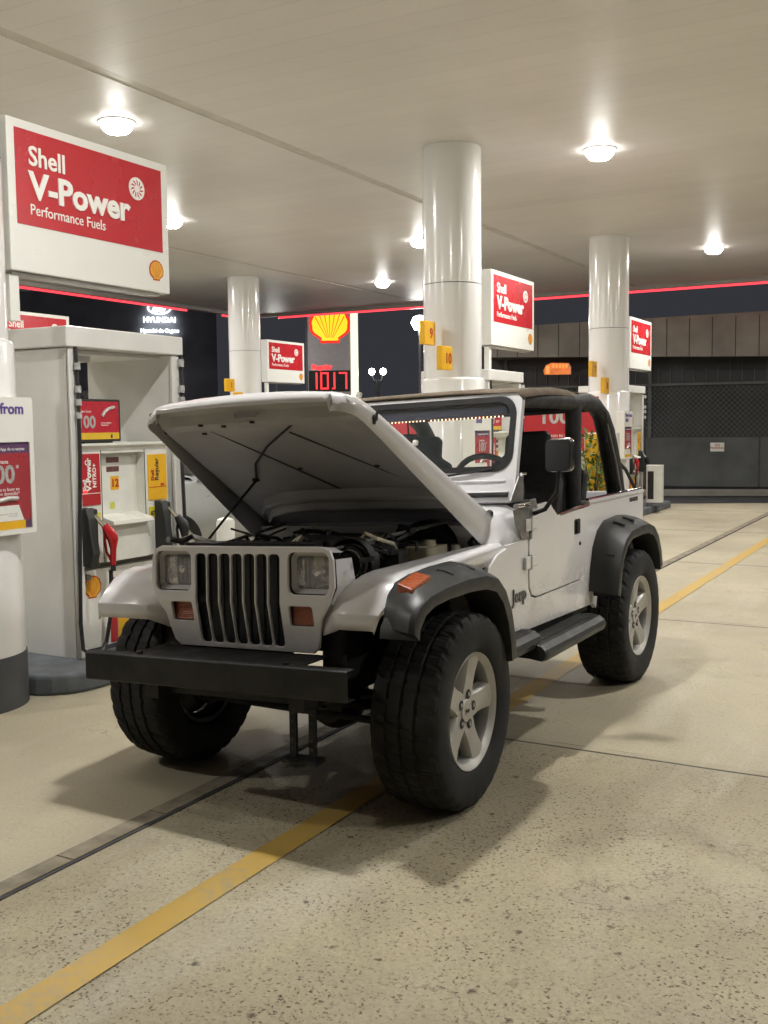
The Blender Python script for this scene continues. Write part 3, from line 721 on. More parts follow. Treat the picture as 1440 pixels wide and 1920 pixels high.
for y in (0, 2.373):
    b = MB(BLK)
    b.tube([(-.58, y, .40), (.58, y, .40)], .036, 12)
    b.lathe([(.02, -.13), (.09, -.12), (.125, -.06), (.13, 0), (.10, .09), (.04, .13)], 'y', (.17, y, .385), n=20)
    if y == 0:
        for x in (-.42, .42): b.tube([(x, -.12, .34), (x, 0, .38)], .014, 6)
        b.tube([(-.5, -.12, .34), (.5, -.12, .34)], .016, 8)
    for s in (-1, 1): b.lathe([(.13, -.02), (.13, .02)], 'x', (s*.55, y, .40), n=24, cap=True)
    b.build('axle', jeep)
# ---- wheels
def wheel(side, y, rot, steer=0):
    w = bpy.data.objects.new('wheel', None); S.collection.objects.link(w); w.parent = jeep; w.location = (side*.68, y, .40)
    w.rotation_euler = (0, 0, RAD(steer)+(0 if side > 0 else pi))
    if 'tyre' not in wheel.c:
        N = 180
        prof = [(.228, -.10), (.236, -.125), (.262, -.138), (.30, -.147), (.345, -.148), (.372, -.143), (.386, -.134), (.396, -.118), (.401, -.07), (.394, -.066), (.394, -.056), (.403, -.052), (.4035, -.008), (.395, -.004), (.395, .004), (.4035, .008), (.403, .052), (.394, .056), (.394, .066), (.401, .07), (.396, .118), (.386, .134), (.372, .143), (.345, .148), (.30, .147), (.262, .138), (.236, .125), (.228, .10)]
        def fn(r, k, j):
            h = prof[k][1]; ph = j % 6
            if r > .385:
                sh = (0 if h > 0 else 3); zig = int(abs(h)*60) % 2
                q = (j+sh+zig) % 6
                if abs(h) > .06 and q in (0, 1): return r-.007
                if abs(h) <= .06 and (j+zig*3+(2 if h > 0 else 0)) % 6 == 0: return r-.006
            elif r > .365 and (j+(0 if h > 0 else 3)) % 6 in (0, 1): return r-.0025
            return r
        b = MB(RUB); b.lathe(prof, 'x', n=N, fn=fn, smooth=False)
        for h in (.1485, -.1485):
            pass
        t = b.build('tyre', recalc=True)
        for p in t.data.polygons:
            if Vector((0, p.center.y, p.center.z)).length < .365: p.use_smooth = True
        b = MB(ALLOY, SLOT, CHROME, BARREL)
        b.lathe([(.190, -.10), (.195, -.02), (.198, .06), (.205, .10), (.213, .110)], 'x', n=72, mi=3)
        b.lathe([(.213, .110), (.222, .118), (.232, .128), (.238, .132), (.240, .126), (.236, .115)], 'x', n=72)
        b.lathe([(.206, -.115), (.225, -.118), (.205, -.10)], 'x', n=48, mi=1)
        for k in range(5):
            a = RAD(5+72*k); M = Matrix.Rotation(a, 4, 'X')
            # spoke, pointing along +y then rotated
            def P(x, y, z): return M @ Vector((x, y, z))
            rings = []
            for r_, wd, hf, hb_ in ((.03, .044, .094, .05), (.07, .052, .098, .05), (.11, .046, .100, .055), (.16, .048, .104, .06), (.205, .055, .110, .07), (.224, .060, .117, .08)):
                rings.append([P(hb_, r_, -wd-.008), P(hf-.012, r_, -wd-.003), P(hf, r_, -wd+.006), P(hf+.002, r_, 0), P(hf, r_, wd-.006), P(hf-.012, r_, wd+.003), P(hb_, r_, wd+.008)])
            b.loft(rings, 0, smooth=False, closed=True, cap=True)
            c = M @ Vector((0, .066, 0))
            b.lathe([(.021, .1012), (.019, .1022), (.019, .1015), (.001, .1015)], 'x', (0, c.y, c.z), n=16, mi=1)
            b.lathe([(.009, .1018), (.008, .105), (.001, .1055)], 'x', (0, c.y, c.z), n=6, mi=0)
        b.lathe([(.05, .06), (.05, .098), (.045, .1025), (.001, .1035)], 'x', n=28)
        b.text('Jeep', .022, (.1045, -.02, -.006), AX, AZ, 1, .001, .0006)
        r = b.build('rim')
        b = MB(ENG, STEEL); b.lathe([(.19, -.03), (.175, -.02), (.15, -.015), (.001, -.015)], 'x', n=36)
        b.lathe([(.145, .0), (.145, .012), (.05, .02), (.001, .02)], 'x', n=40, mi=1); b.box(-.03, .04, -.16, -.10, -.05, .09); d = b.build('brake')
        wheel.c = dict(tyre=t, rim=r, brake=d); new = False
    for k, o in list(wheel.c.items()):
        if o.parent is None: q = o
        else: q = o.copy(); S.collection.objects.link(q)
        q.parent = w
        if k == 'rim': q.rotation_euler = (RAD(rot), 0, 0)
    return w
wheel.c = {}
wheel(1, 0, 0, 1.5); wheel(1, 2.373, 14); wheel(-1, 0, 40, 1.5); wheel(-1, 2.373, 50)
# ---- fenders
FP = [(-.484, .772), (-.487, .800), (-.487, .831), (-.484, .837), (-.435, .888), (-.39, .925), (-.33, .948), (-.26, .958), (0, .965), (.30, .975), (.55, .982), (.66, .99)]
def inner(y): return .457+(.60-.457)*max(0, min(1, (y+.44)/1.1))
for s, xo in ((1, .685), (-1, .765)):
    b = CB(PAINT); rings = []
    for y, z in FP:
        lo = z < .89
        xi = .385 if lo else inner(y)
        xo2 = xo-(.055*max(0, (.90-z)/.13) if s > 0 else 0)
        e = .012 if z > .9 else 0
        rings.append([(s*(xi), max(y, -.452)+.004 if lo else y, z-(.035 if z < .84 else 0)+e*.2), (s*(xi+(.072 if lo else .02)), max(y, -.468) if lo else y, z-(.010 if z < .80 else 0)+e), (s*(.478 if lo else xi+.03), y+.001 if lo else y, z+e), (s*(.5*(xi+xo2)), y, z+e*.8), (s*(xo2-.014), y, z+e*.6), (s*(xo2-.003), y+.001, z-.002), (s*(xo2), y+.004, z-.014), (s*xo2, y+.014, max(z-.075, .765) if z > .84 else z-.002)])
    b.loft(rings, smooth=True)
    # lower skirt joining the grille
    f = b.build('fender', jeep)
    f.modifiers.new('solid', 'SOLIDIFY').thickness = .004
    b = CB(BLK); b.box(min(s*.35, s*.46), max(s*.35, s*.46), -.40, .62, .56, .92)
    b.loft([[(s*.46, -.42, .66), (s*.46, .62, .66)], [(s*.46, -.42, .90), (s*.46, .62, .93)], [(s*(xo-.01), -.42, .87), (s*(xo-.01), .62, .94)]], smooth=False)
    b.build('inner_wing', jeep)
    b = CB(BLK); b.tube([(s*.475, -.30, .955), (s*.50, -.315, .985), (s*.515, -.33, 1.02)], [.008, .006, .007], 8); b.tube([(s*.495, -.35, 1.02), (s*.535, -.31, 1.022)], .010, 8)
    b.lathe([(.018, 0), (.014, .008)], 'z', (s*.475, -.30, .958), n=12, cap=True); b.build('bonnet_catch', jeep)
# ---- flares
def flare(s, y0, st, xi, xo):
    b = CB(BLKP, GROOVE); rings = []
    for (a, z), (a2, z2) in st:
        ctr = Vector((y0, .40)); o2 = Vector((y0+a2, z2)); d = (ctr-o2).normalized()
        l1 = o2+d*.02; l2 = o2+d*.062; m = (Vector((y0+a, z))*.45+o2*.55)-d*.012
        rings.append([(s*(xi-.004), y0+a, z), (s*(xi+.012), y0+a, z+.002), (s*(xi*.5+xo*.5), m.x, m.y), (s*(xo-.022), *(o2-d*.003)), (s*(xo-.004), *(o2+d*.008)), (s*xo, *l1), (s*(xo-.004), *l2), (s*(xo-.02), *l2), (s*xi, *(l2+d*.0))])
    b.loft(rings, smooth=True)
    return b
stF = [((-.488, .785), (-.575, .79)), ((-.485, .84), (-.565, .835)), ((-.455, .905), (-.52, .88)), ((-.40, .945), (-.44, .908)), ((-.30, .962), (-.32, .922)), ((-.12, .972), (-.12, .930)), ((.04, .972), (.06, .922)), ((.15, .952), (.18, .892)), ((.235, .895), (.26, .83)), ((.30, .80), (.325, .73)), ((.34, .69), (.36, .63)), ((.36, .57), (.38, .53))]
b = flare(1, 0, stF, .68, .85)
fl = b.build('front_flare', jeep)
b = CB(AMBER)   # marker lamp set in the flare
b.loft([[(.715, -.415, .935), (.80, -.43, .905)], [(.715, -.30, .985), (.80, -.29, .958)]], smooth=False)
b.T = None
mk = MB(AMBER); mk.T = body
mk.add([(.715, -.45, .905), (.782, -.462, .885), (.782, -.31, .915), (.715, -.310, .930), (.715, -.45, .950), (.782, -.462, .930), (.782, -.31, .962), (.715, -.310, .976)],
       [(0, 1, 2, 3), (4, 5, 6, 7), (0, 1, 5, 4), (1, 2, 6, 5), (2, 3, 7, 6), (3, 0, 4, 7)])
mk.build('marker_lamp', fl, bevel=.004)
for y, z in ((-.16, .955), (.03, .950)):
    b = CB(SLOT); b.tube([(.735, y-.01, z+.008), (.77, y, z+.0), (.80, y+.008, z-.014)], .0095, 8); b.build('flare_slot', fl)
stR = [((-.625, .60), (-.60, .58)), ((-.605, .72), (-.575, .70)), ((-.565, .84), (-.53, .80)), ((-.49, .925), (-.455, .875)), ((-.38, .972), (-.345, .915)), ((-.15, .985), (-.13, .93)), ((.0, .975), (.02, .928)), ((.12, .945), (.14, .898)), ((.21, .88), (.235, .835)), ((.27, .79), (.295, .75)), ((.30, .68), (.33, .65))]
for s in (1, -1):
    fl = flare(s, 2.373, stR, .70, .86).build('rear_flare', jeep)
    for y, z in ((2.373-.36, .957), (2.373-.18, .967)): b = CB(SLOT); b.tube([(s*.755, y-.01, z+.008), (s*.79, y, z-.002), (s*.82, y+.008, z-.016)], .008, 8); b.build('flare_slot', fl)
    for y, z in ((2.373-.56, .80), (2.373-.585, .69)): b = CB(SLOT); b.tube([(s*.76, y-.004, z), (s*.82, y+.012, z-.006)], .007, 8); b.build('flare_slot', fl)
# ---- body tub
RAIL = 1.10
def side(s):
    b = CB(PAINT)
    arch = [(2.373+.50*cos(RAD(a)), .40+.50*sin(RAD(a))) for a in range(170, 29, -10)]
    out = [(.60, .965), (.50, .945), (.41, .90), (.37, .84), (.40, .74), (.44, .62), (.56, .55), (1.82, .52)]+arch+[(2.80, .60), (2.80, RAIL), (1.735, RAIL)]
    door = [(1.735, .80), (1.715, .74), (1.67, .70), (1.60, .683), (.96, .683), (.90, .70), (.868, .74), (.862, .80)]
    out += door+[(.862, .985), (.60, .978)]
    b.prism([(p[0], p[1]) for p in out], 'x', s*.675, s*.70)
    # bright stepped crease rail
    b.prism([(1.737, RAIL-.012), (2.80, RAIL-.012), (2.80, RAIL+.004), (1.737, RAIL+.004)], 'x', s*.66, s*.708)
    return b.build('body_side', jeep, bevel=.004)
for s in (1, -1):
    sd = side(s)
    b = CB(PAINT)
    dp = [(.868, 1.135), (.868, .80), (.874, .745), (.905, .705), (.96, .689), (1.60, .689), (1.668, .706), (1.709, .745), (1.729, .80), (1.729, 1.075), (1.30, 1.060), (1.245, 1.062), (1.20, 1.09), (1.155, 1.13), (1.10, 1.142), (.95, 1.137)]
    b.prism(dp, 'x', s*.678, s*.704); d = b.build('door', jeep, bevel=.004)
    b = CB(CHROME); b.tube([(s*.695, 1.19, 1.098), (s*.695, 1.235, 1.068), (s*.695, 1.29, 1.065), (s*.695, 1.74, 1.082)], .011, 8); b.tube([(s*.69, 1.745, RAIL+.008), (s*.69, 2.78, RAIL+.010)], .010, 8); b.build('rail_trim', jeep)
    b = CB(BLK, CHROME); b.prism(rrect(1.50, 1.585, .94, 1.02, .010), 'x', s*.7042, s*.7075); b.box(min(s*.7076, s*.716), max(s*.7076, s*.716), 1.515, 1.55, .95, 1.01); b.lathe([(.010, s*.704), (.010, s*.709), (.001, s*.709)], 'x', (0, 1.585, .885), n=12, mi=0); b.build('handle', d)
    for z in (.87, 1.05):
        b = CB(PAINT, GROOVE); b.box(min(s*.701, s*.716), max(s*.701, s*.716), .80, .86, z-.03, z+.03); b.box(min(s*.704, s*.714), max(s*.704, s*.714), .872, .95, z-.025, z+.025); b.tube([(s*.715, .866, z-.035), (s*.715, .866, z+.035)], .009, 8); b.build('hinge', jeep, bevel=.004)
b = CB(LETG); b.text('Jeep', .092, (.7005, .665, .70), AX, AZ, 0, .006, .0012, sx=1.05); b.build('badge', jeep)
b = CB(LETD); b.text('WRANGLER', .034, (.7005, 2.50, 1.045), AX, AZ, 0, .002, .001, sx=.95, shear=.2); b.build('decal', jeep)
b = CB(PAINT); b.box(-.675, .675, 2.76, 2.80, .55, RAIL); b.box(-.60, .60, 2.802, 2.82, .58, RAIL-.02); b.build('tailgate', jeep, bevel=.005)
b = CB(VINYL, BLK); b.box(-.67, .67, .64, 2.76, .545, .575, 1); b.box(-.67, .67, 1.95, 2.76, .70, .715); b.box(-.674, -.45, 1.95, 2.76, .715, .90); b.box(.45, .674, 1.95, 2.76, .715, .90)
b.build('floor', jeep)
# cowl and firewall
b = CB(PAINT)
cx = [(.698, .60), (.698, .985), (.688, 1.03), (.662, 1.085), (.635, 1.115), (.59, 1.135), (0, 1.15)]
full = cx+[(-x, z) for x, z in cx[:-1][::-1]]
ra = [(x*.985, .60, z-(.02 if z > 1.0 else 0)) for x, z in full]
b.loft([[(x*.93, .50, min(z, .98)-.01) for x, z in full], [(x*.955, .57, z-.045 if z > 1.0 else z-.005) for x, z in full], ra, [(x, .68, z) for x, z in full], [(x, .86, z+.01) for x, z in full]], smooth=True)
b.loft([[(x, .86, z+.01) for x, z in full], [(x*.9, .90, z-.05) for x, z in full]], smooth=False)
b.build('cowl', jeep)
b = CB(PAINT); b.prism([(-.60, .62), (.60, .62), (.60, 1.08), (-.60, 1.08)], 'y', .495, .535); b.build('firewall', jeep)
b = CB(BLK); b.tube([(.585, .46, 1.0), (.60, .53, 1.04), (.605, .60, 1.10), (.60, .64, 1.125)], .018, 8); b.box(-.35, .35, .70, .80, 1.150, 1.158)
b.build('cowl_seal', jeep)
# ---- bonnet
L, TH = 1.215, RAD(28.6); HY, HZ = .655, 1.105
hood_pt = lambda p: Vector((p[0], HY+p[1]*cos(TH)+p[2]*sin(TH), HZ-p[1]*sin(TH)+p[2]*cos(TH)))
def hw(s_):
    w = .622-(.622-.505)*s_
    if s_ > .93: t = (s_-.93)/.07; w -= .075*(1-math.sqrt(max(0, 1-t*t)))
    return w
us = [-1, -.93, -.8, -.5, -.2, 0, .2, .5, .8, .93, 1]
rings = []
for s_ in [0, .1, .2, .35, .5, .65, .8, .9, .94, .96, .98, .992, 1.0]:
    w = hw(s_); y = -L*s_; dz = -.02*max(0, (s_-.85)/.15)**2
    def zt(u): return .024*(1-abs(u)**2.4)+dz-(.010 if abs(u) == 1 else 0)
    sk = .08+.10*(1-s_); r = [(-w-.007, y, dz-sk), (-w-.007, y, dz-.03)]+[(w*u, y, zt(u)) for u in us]+[(w+.007, y, dz-.03), (w+.007, y, dz-sk)]
    rings.append([hood_pt(p) for p in r])
w = hw(1.0)
for yy, dz in ((-L-.014, -.035), (-L-.016, -.07)):
    r = [(-w-.004, yy+.03, dz-.030), (-w, yy+.02, dz-.02)]+[(w*u*.99, yy, dz+.012*(1-abs(u)**2.4)) for u in us]+[(w, yy+.02, dz-.02), (w+.004, yy+.03, dz-.030)]
    rings.append([hood_pt(p) for p in r])
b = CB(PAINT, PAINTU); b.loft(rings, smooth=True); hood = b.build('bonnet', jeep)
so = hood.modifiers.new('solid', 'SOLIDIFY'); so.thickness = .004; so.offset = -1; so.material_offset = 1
# inner stamped panel
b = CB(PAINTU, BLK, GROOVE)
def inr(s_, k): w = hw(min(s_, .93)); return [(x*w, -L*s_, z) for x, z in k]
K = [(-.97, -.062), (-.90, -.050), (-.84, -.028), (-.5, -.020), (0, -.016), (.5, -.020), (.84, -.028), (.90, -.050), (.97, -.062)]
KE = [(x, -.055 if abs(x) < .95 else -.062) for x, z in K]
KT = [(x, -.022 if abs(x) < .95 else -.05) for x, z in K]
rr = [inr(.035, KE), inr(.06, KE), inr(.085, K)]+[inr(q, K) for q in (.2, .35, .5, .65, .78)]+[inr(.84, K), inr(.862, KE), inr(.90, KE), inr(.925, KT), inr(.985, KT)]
b.loft([[hood_pt(p) for p in r] for r in rr], smooth=False)
# curved rear brace
def brace(off, z): return [hood_pt((x, y+off, z)) for x, y in ((-.600, .02), (-.595, -.10), (-.56, -.21), (-.49, -.285), (-.38, -.335), (-.2, -.36), (0, -.365), (.25, -.368), (.42, -.365), (.59, -.36))]
b.loft([brace(-.02, -.022), brace(0, -.060), brace(.018, -.066), brace(.03, -.055), brace(.065, -.050), brace(.075, -.070), brace(.09, -.078), brace(.105, -.060), brace(.15, -.05)], smooth=False)
# stamped creases
for (x1, y1, x2, y2) in ((-.33, -.98, .06, -.25), (.05, -.93, .42, -.40)):
    b.tube([hood_pt((x1, y1, -.020)), hood_pt((x2, y2, -.020))], .004, 6, 2)
# latch loop and small openings near the front edge
b.tube([hood_pt((x, y, z)) for x, y, z in ((-.09, -L*.93, -.035), (-.08, -L*.93, -.055), (.02, -L*.93, -.055), (.03, -L*.93, -.035))], .006, 6)
b.box(-.028, .012, -L*.955, -L*.925, -.034, -.026, 1, None) if False else None
for x, y in ((-.30, .90), (-.19, .885), (-.03, .90), (.30, .5), (-.38, .80), (.32, .25), (-.1, .5)):
    b.lathe([(.010, 0), (.001, .0)], 'z', (0, 0, 0), n=8) if False else b.tube([hood_pt((x, -L*y, -.056 if y > .85 else -.026)), hood_pt((x+.02, -L*y, -.058 if y > .85 else -.028))], .006, 6, 1)
b.build('inner_panel', hood)
for s in (1, -1): b = CB(BLK); b.tube([hood_pt((s*.520, -L*.86, -.045)), hood_pt((s*.538, -L*.86, -.045))], .014, 8); b.tube([hood_pt((s*.534, -L*.86, -.07)), hood_pt((s*.536, -L*.86, -.02))], .007, 6); b.build('catch_bracket', hood)
b = CB(WHITEP)
for x, q in ((.49, .93), (.545, .60)):
    b = CB(WHITEP); b.tube([hood_pt((x, -L*q, .004)), hood_pt((x, -L*q, .018))], .012, 10); b.build('rubber_stop', hood)
# prop rod
b = CB(BLK); A = Vector((-.47, -.22, .975)); B_ = hood_pt((-.40, -L*.42, -.03)); C_ = hood_pt((.16, -L*.86, -.035))
b.tube([A, A*.5+B_*.5+Vector((0, 0, .004)), B_], .006, 8); b.tube([B_, hood_pt((-.29, -L*.56, -.03)), hood_pt((-.12, -L*.69, -.032)), C_], .005, 8)
b.tube([B_-Vector((.012, 0, 0)), B_+Vector((.012, 0, .01))], .014, 8); b.build('prop_rod', jeep)
# ---- engine bay
b = CB(ENG, STEEL, CREAM, BLK, PAINTU)
b.box(-.38, .30, -.40, -.32, .70, 1.075, 3); b.box(-.36, .28, -.36, -.28, 1.06, 1.085, 3)
b.box(-.30, .30, -.10, .50, .62, .88, 0); b.box(-.16, .16, -.05, .50, .88, .97, 0)
b.lathe([(.165, .985), (.17, 1.0), (.17, 1.05), (.16, 1.062), (.05, 1.068), (.001, 1.068)], 'z', (.02, .17, 0), n=32, mi=3)
b.lathe([(.012, 1.068), (.012, 1.085), (.001, 1.085)], 'z', (.02, .17, 0), n=10, mi=1)
b.tube([(.10, .08, 1.03), (.22, -.05, 1.03), (.30, -.22, .98), (.30, -.30, .93)], .045, 14, 3)
b.tube([(-.30, -.28, 1.02), (-.26, -.1, 1.03), (-.1, 0, .98)], .026, 10, 3)
b.tube([(-.20, -.30, .88), (0, -.22, .88), (.2, -.30, .88)], .03, 10, 3)
b.lathe([(.105, -.16), (.11, -.14), (.11, -.12), (.085, -.11), (.085, -.135), (.03, -.15), (.001, -.15)], 'y', (.36, -.05, .985), n=32, mi=3)
b.lathe([(.062, -.212), (.058, -.216), (.054, -.212)], 'y', (.36, 0, .985), n=32, mi=1); b.lathe([(.075, -.21), (.08, -.1)], 'y', (.36, 0, .985), n=24, mi=3, cap=True)
b.lathe([(.13, .40), (.14, .43), (.14, .50)], 'y', (.37, 0, .97), n=32, mi=3, cap=True); b.box(.31, .43, .30, .40, .98, 1.02, 1)
b.prism(rrect(.36, .50, .24, .42, .03), 'z', .88, 1.005, 2); b.lathe([(.03, 1.005), (.03, 1.03), (.001, 1.032)], 'z', (.44, .34, 0), n=16, mi=2)
b.lathe([(.022, .95), (.022, 1.0), (.001, 1.0)], 'z', (.52, .44, 0), n=12, mi=2)
b.prism(rrect(-.48, -.30, .15, .44, .02), 'z', .80, .99, 3)
b.tube([(.30, -.38, 1.045), (.46, .50, 1.10)], .008, 8, 1); b.tube([(-.30, -.38, 1.045), (-.46, .50, 1.09)], .008, 8, 1)
b.box(.315, .365, -.40, -.34, 1.0, 1.055, 2)
rnd = random.Random(3)
for k in range(44):
    x, y, z = rnd.uniform(-.42, .42), rnd.uniform(-.25, .45), rnd.uniform(.95, 1.06); pts = [Vector((x, y, z))]
    for q in range(4): pts.append(pts[-1]+Vector((rnd.uniform(-.12, .12), rnd.uniform(-.09, .12), rnd.uniform(-.04, .045))))
    b.tube([(max(-.45, min(.45, p.x)), min(.5, p.y), min(p.z, 1.11)) for p in pts], rnd.choice((.005, .008, .014)), 6, rnd.choice((0, 3, 3, 1, 2)))
for k in range(26):
    x, y, z = rnd.uniform(-.40, .40), rnd.uniform(-.15, .48), rnd.uniform(.92, 1.03); q = rnd.uniform(.02, .05)
    b.box(x-q, x+q, y-q, y+q*.8, z-q, z+q*.7, rnd.choice((0, 0, 3, 1)))
b.tube([(-.36, .50, 1.01), (-.33, .40, 1.055), (-.24, .36, 1.07), (-.12, .38, 1.06), (-.08, .48, 1.03)], .010, 8, 3)
b.tube([(-.42, .2, .99), (-.40, .1, 1.07), (-.30, .05, 1.08), (-.22, .1, 1.06), (-.2, .2, 1.0)], .008, 8, 3)
for (x, y, r_) in ((-.22, .30, .05), (.16, .36, .04), (-.05, -.12, .05), (.24, .12, .045)): b.lathe([(r_, .95), (r_, 1.05), (r_*.8, 1.06), (r_*.3, 1.062), (.001, 1.062)], 'z', (x, y, 0), n=20, mi=1)
b.build('engine', jeep)
# ---- windscreen frame, raked
def wsp(x, h, d=0):
    """x across, h height up the frame 0..1, d depth rearwards"""
    return Vector((x*(1-.012*h), .800+.135*h+d*.97, 1.165+.520*h-d*.25))
WH = .53
outl = rrect(-.668, .668, 0, 1.0, .001, 5); 
def WSl(k, x0, x1, z0, z1, r): return [((p[0]), p[1]) for p in rrect(x0, x1, z0, z1, r, 6)]
o_ = [(x, z/WH) for x, z in rrect(-.652, .652, 0, WH, .045, 6)]; i_ = [(x, z/WH) for x, z in rrect(-.622, .622, .150, WH-.022, .085, 6)]
b = CB(PAINT); n = len(o_)
vs = [wsp(x, h, 0) for x, h in o_]+[wsp(x, h, 0) for x, h in i_]+[wsp(x, h, .035) for x, h in o_]+[wsp(x, h, .035) for x, h in i_]
fs = []
for i in range(n):
    j = (i+1) % n; fs += [(i, j, n+j, n+i), (2*n+i, 3*n+i, 3*n+j, 2*n+j), (i, 2*n+i, 2*n+j, j), (n+i, n+j, 3*n+j, 3*n+i)]
b.add(vs, fs)
b.tube([wsp(-.60, .085, -.002), wsp(.62, .085, -.002)], .007, 8); b.tube([wsp(-.58, .19, -.002), wsp(.60, .19, -.002)], .006, 8)
wf = b.build('windscreen_frame', jeep, bevel=.006)
b = CB(BLK); i2 = [(x, z/WH) for x, z in rrect(-.598, .598, .172, WH-.045, .070, 6)]; i0_ = [(x, z/WH) for x, z in rrect(-.628, .628, .144, WH-.016, .088, 6)]
vs = [wsp(x, h, -.004) for x, h in i0_]+[wsp(x, h, -.006) for x, h in i2]+[wsp(x, h, .02) for x, h in i2]
b.add(vs, [(i, (i+1) % n, n+(i+1) % n, n+i) for i in range(n)]+[(n+i, n+(i+1) % n, 2*n+(i+1) % n, 2*n+i) for i in range(n)]); b.build('rubber_seal', wf)
b = CB(GLASS); i3 = [(x, z/WH) for x, z in rrect(-.603, .603, .165, WH-.040, .075, 6)]
b.poly([wsp(x, h, .004) for x, h in i3]); b.build('windscreen', wf)
b = CB(TINT); b.poly([wsp(-.57, .80, .010), wsp(.57, .80, .010), wsp(.57, .885, .010), wsp(-.57, .885, .010)]); b.build('tint_band', wf)
b = CB(BLK); b.tube([wsp(-.5, .06, -.01), wsp(.62, .06, -.01)], .012, 8)
for x in (-.25, .15): b.tube([wsp(x, .10, -.02), wsp(x+.04, .22, -.015), wsp(x+.38, .30, -.010)], .006, 6)
b.build('wiper', jeep)
b = CB(E_BEAD, BLK)
for k in range(54):
    x = -.56+k*.0208
    if abs(k-33) < 1: continue
    p = wsp(x, .80, .03); b.lathe([(.001, -.004), (.0034, 0), (.001, .004)], 'z', p, n=6)
b.tube([wsp(-.57, .802, .034), wsp(.57, .802, .034)], .003, 5, 1); b.build('light_string', jeep)
# chrome hinge plates at the windscreen foot
for s in (1, -1):
    b = CB(CHROME, STEEL)
    b.prism([(.70, 1.165), (.70, 1.175), (.80, 1.285), (.855, 1.285), (.855, 1.165)], 'x', s*.672, s*.680, 1)
    b.prism([(.66, 1.135), (.69, 1.06), (.77, .99), (.855, .985), (.855, 1.135)], 'x', s*.704, s*.709, 1)
    b.tube([(s*.712, .68, 1.15), (s*.712, .83, 1.15)], .013, 10); b.tube([(s*.690, .80, 1.293), (s*.690, .85, 1.293)], .008, 8)
    b.prism([(.86, .98), (.86, 1.17), (.93, 1.17), (.96, 1.12), (.90, 1.135), (.885, .98)], 'x', s*.706, s*.712, 1)
    b.build('windscreen_hinge', jeep, bevel=.002)
    b = CB(BLK, CHROME, mat('mirror_back', (.010, .010, .010), .35, noise=.1))
    b.tube([(s*.715, .89, 1.10), (s*.77, .90, 1.12), (s*.83, .895, 1.20), (s*.845, .89, 1.31)], .012, 8)
    b.prism(rrect(s*.845-.062, s*.845+.062, 1.30, 1.45, .022), 'y', .865, .905, 2)
    b.prism(rrect(s*.845-.066, s*.845+.066, 1.296, 1.454, .024), 'y', .905, .913, 1); b.build('door_mirror', jeep, bevel=.006)
# ---- roll cage and canvas
b = CB(VINYL)
for s in (1, -1):
    x = s*.60
    b.tube([(x, .95, 1.645), (x, 1.2, 1.655), (x, 1.5, 1.655), (x, 1.76, 1.645)], [.03, .042, .045, .045], 12)
    b.tube([(x, 1.76, 1.66), (x, 1.77, 1.55), (x, 1.765, 1.3), (x, 1.76, 1.1), (x, 1.76, .58)], .046, 12)
    b.tube([(x, 1.76, 1.645), (x, 1.95, 1.655), (x, 2.12, 1.635), (x, 2.25, 1.575), (x, 2.34, 1.48), (x, 2.41, 1.36), (x, 2.49, 1.23), (x, 2.55, 1.10), (x, 2.60, .90)], [.045, .045, .047, .05, .055, .058, .058, .056, .05], 14)
b.tube([(-.60, 1.76, 1.645), (.60, 1.76, 1.645)], .045, 12); b.tube([(-.6, 2.12, 1.63), (.6, 2.12, 1.63)], .032, 12)
b.tube([(-.60, .96, 1.645), (.60, .96, 1.645)], .025, 10)
b.build('roll_cage', jeep)
b = CB(TAN, VINYL)
g = []
for y, dz in ((.925, -.004), (.96, .01), (1.15, .022), (1.4, .03), (1.65, .022), (1.83, .0), (1.85, -.035)):
    g.append([(x*(.655-.02*(y-.92)), y, 1.687+dz+.018*(1-abs(x)**3)-(.035 if abs(x) == 1 else 0)) for x in (-1, -.95, -.5, 0, .5, .95, 1)])
b.loft(g, smooth=True)
g = []
for y, dz in ((1.85, .010), (2.0, .012), (2.14, -.006), (2.28, -.075)): g.append([(x*.64, y, 1.695+dz-(.045 if abs(x) == 1 else 0)) for x in (-1, -.94, -.5, 0, .5, .94, 1)])
b.loft(g, smooth=True)
cv = b.build('canvas_top', jeep); so = cv.modifiers.new('solid', 'SOLIDIFY'); so.thickness = .006
for s in (1, -1):
    b = CB(HOSE, STEEL)
    b.tube([(s*.655, 2.16, 1.60), (s*.66, 2.18, 1.52), (s*.66, 2.17, 1.42)], .006, 6); b.tube([(s*.655, 2.17, 1.53), (s*.66, 2.30, 1.32), (s*.665, 2.42, 1.10)], .010, 6); b.tube([(s*.663, 2.18, 1.52), (s*.672, 2.32, 1.30), (s*.672, 2.44, 1.10)], .005, 6, 1)
    b.build('strap', jeep)
    b = CB(HOSE); b.tube([(s*.60, 2.48, 1.33), (s*.64, 2.62, 1.24), (s*.66, 2.76, 1.11)], .011, 6); b.build('strap', jeep)
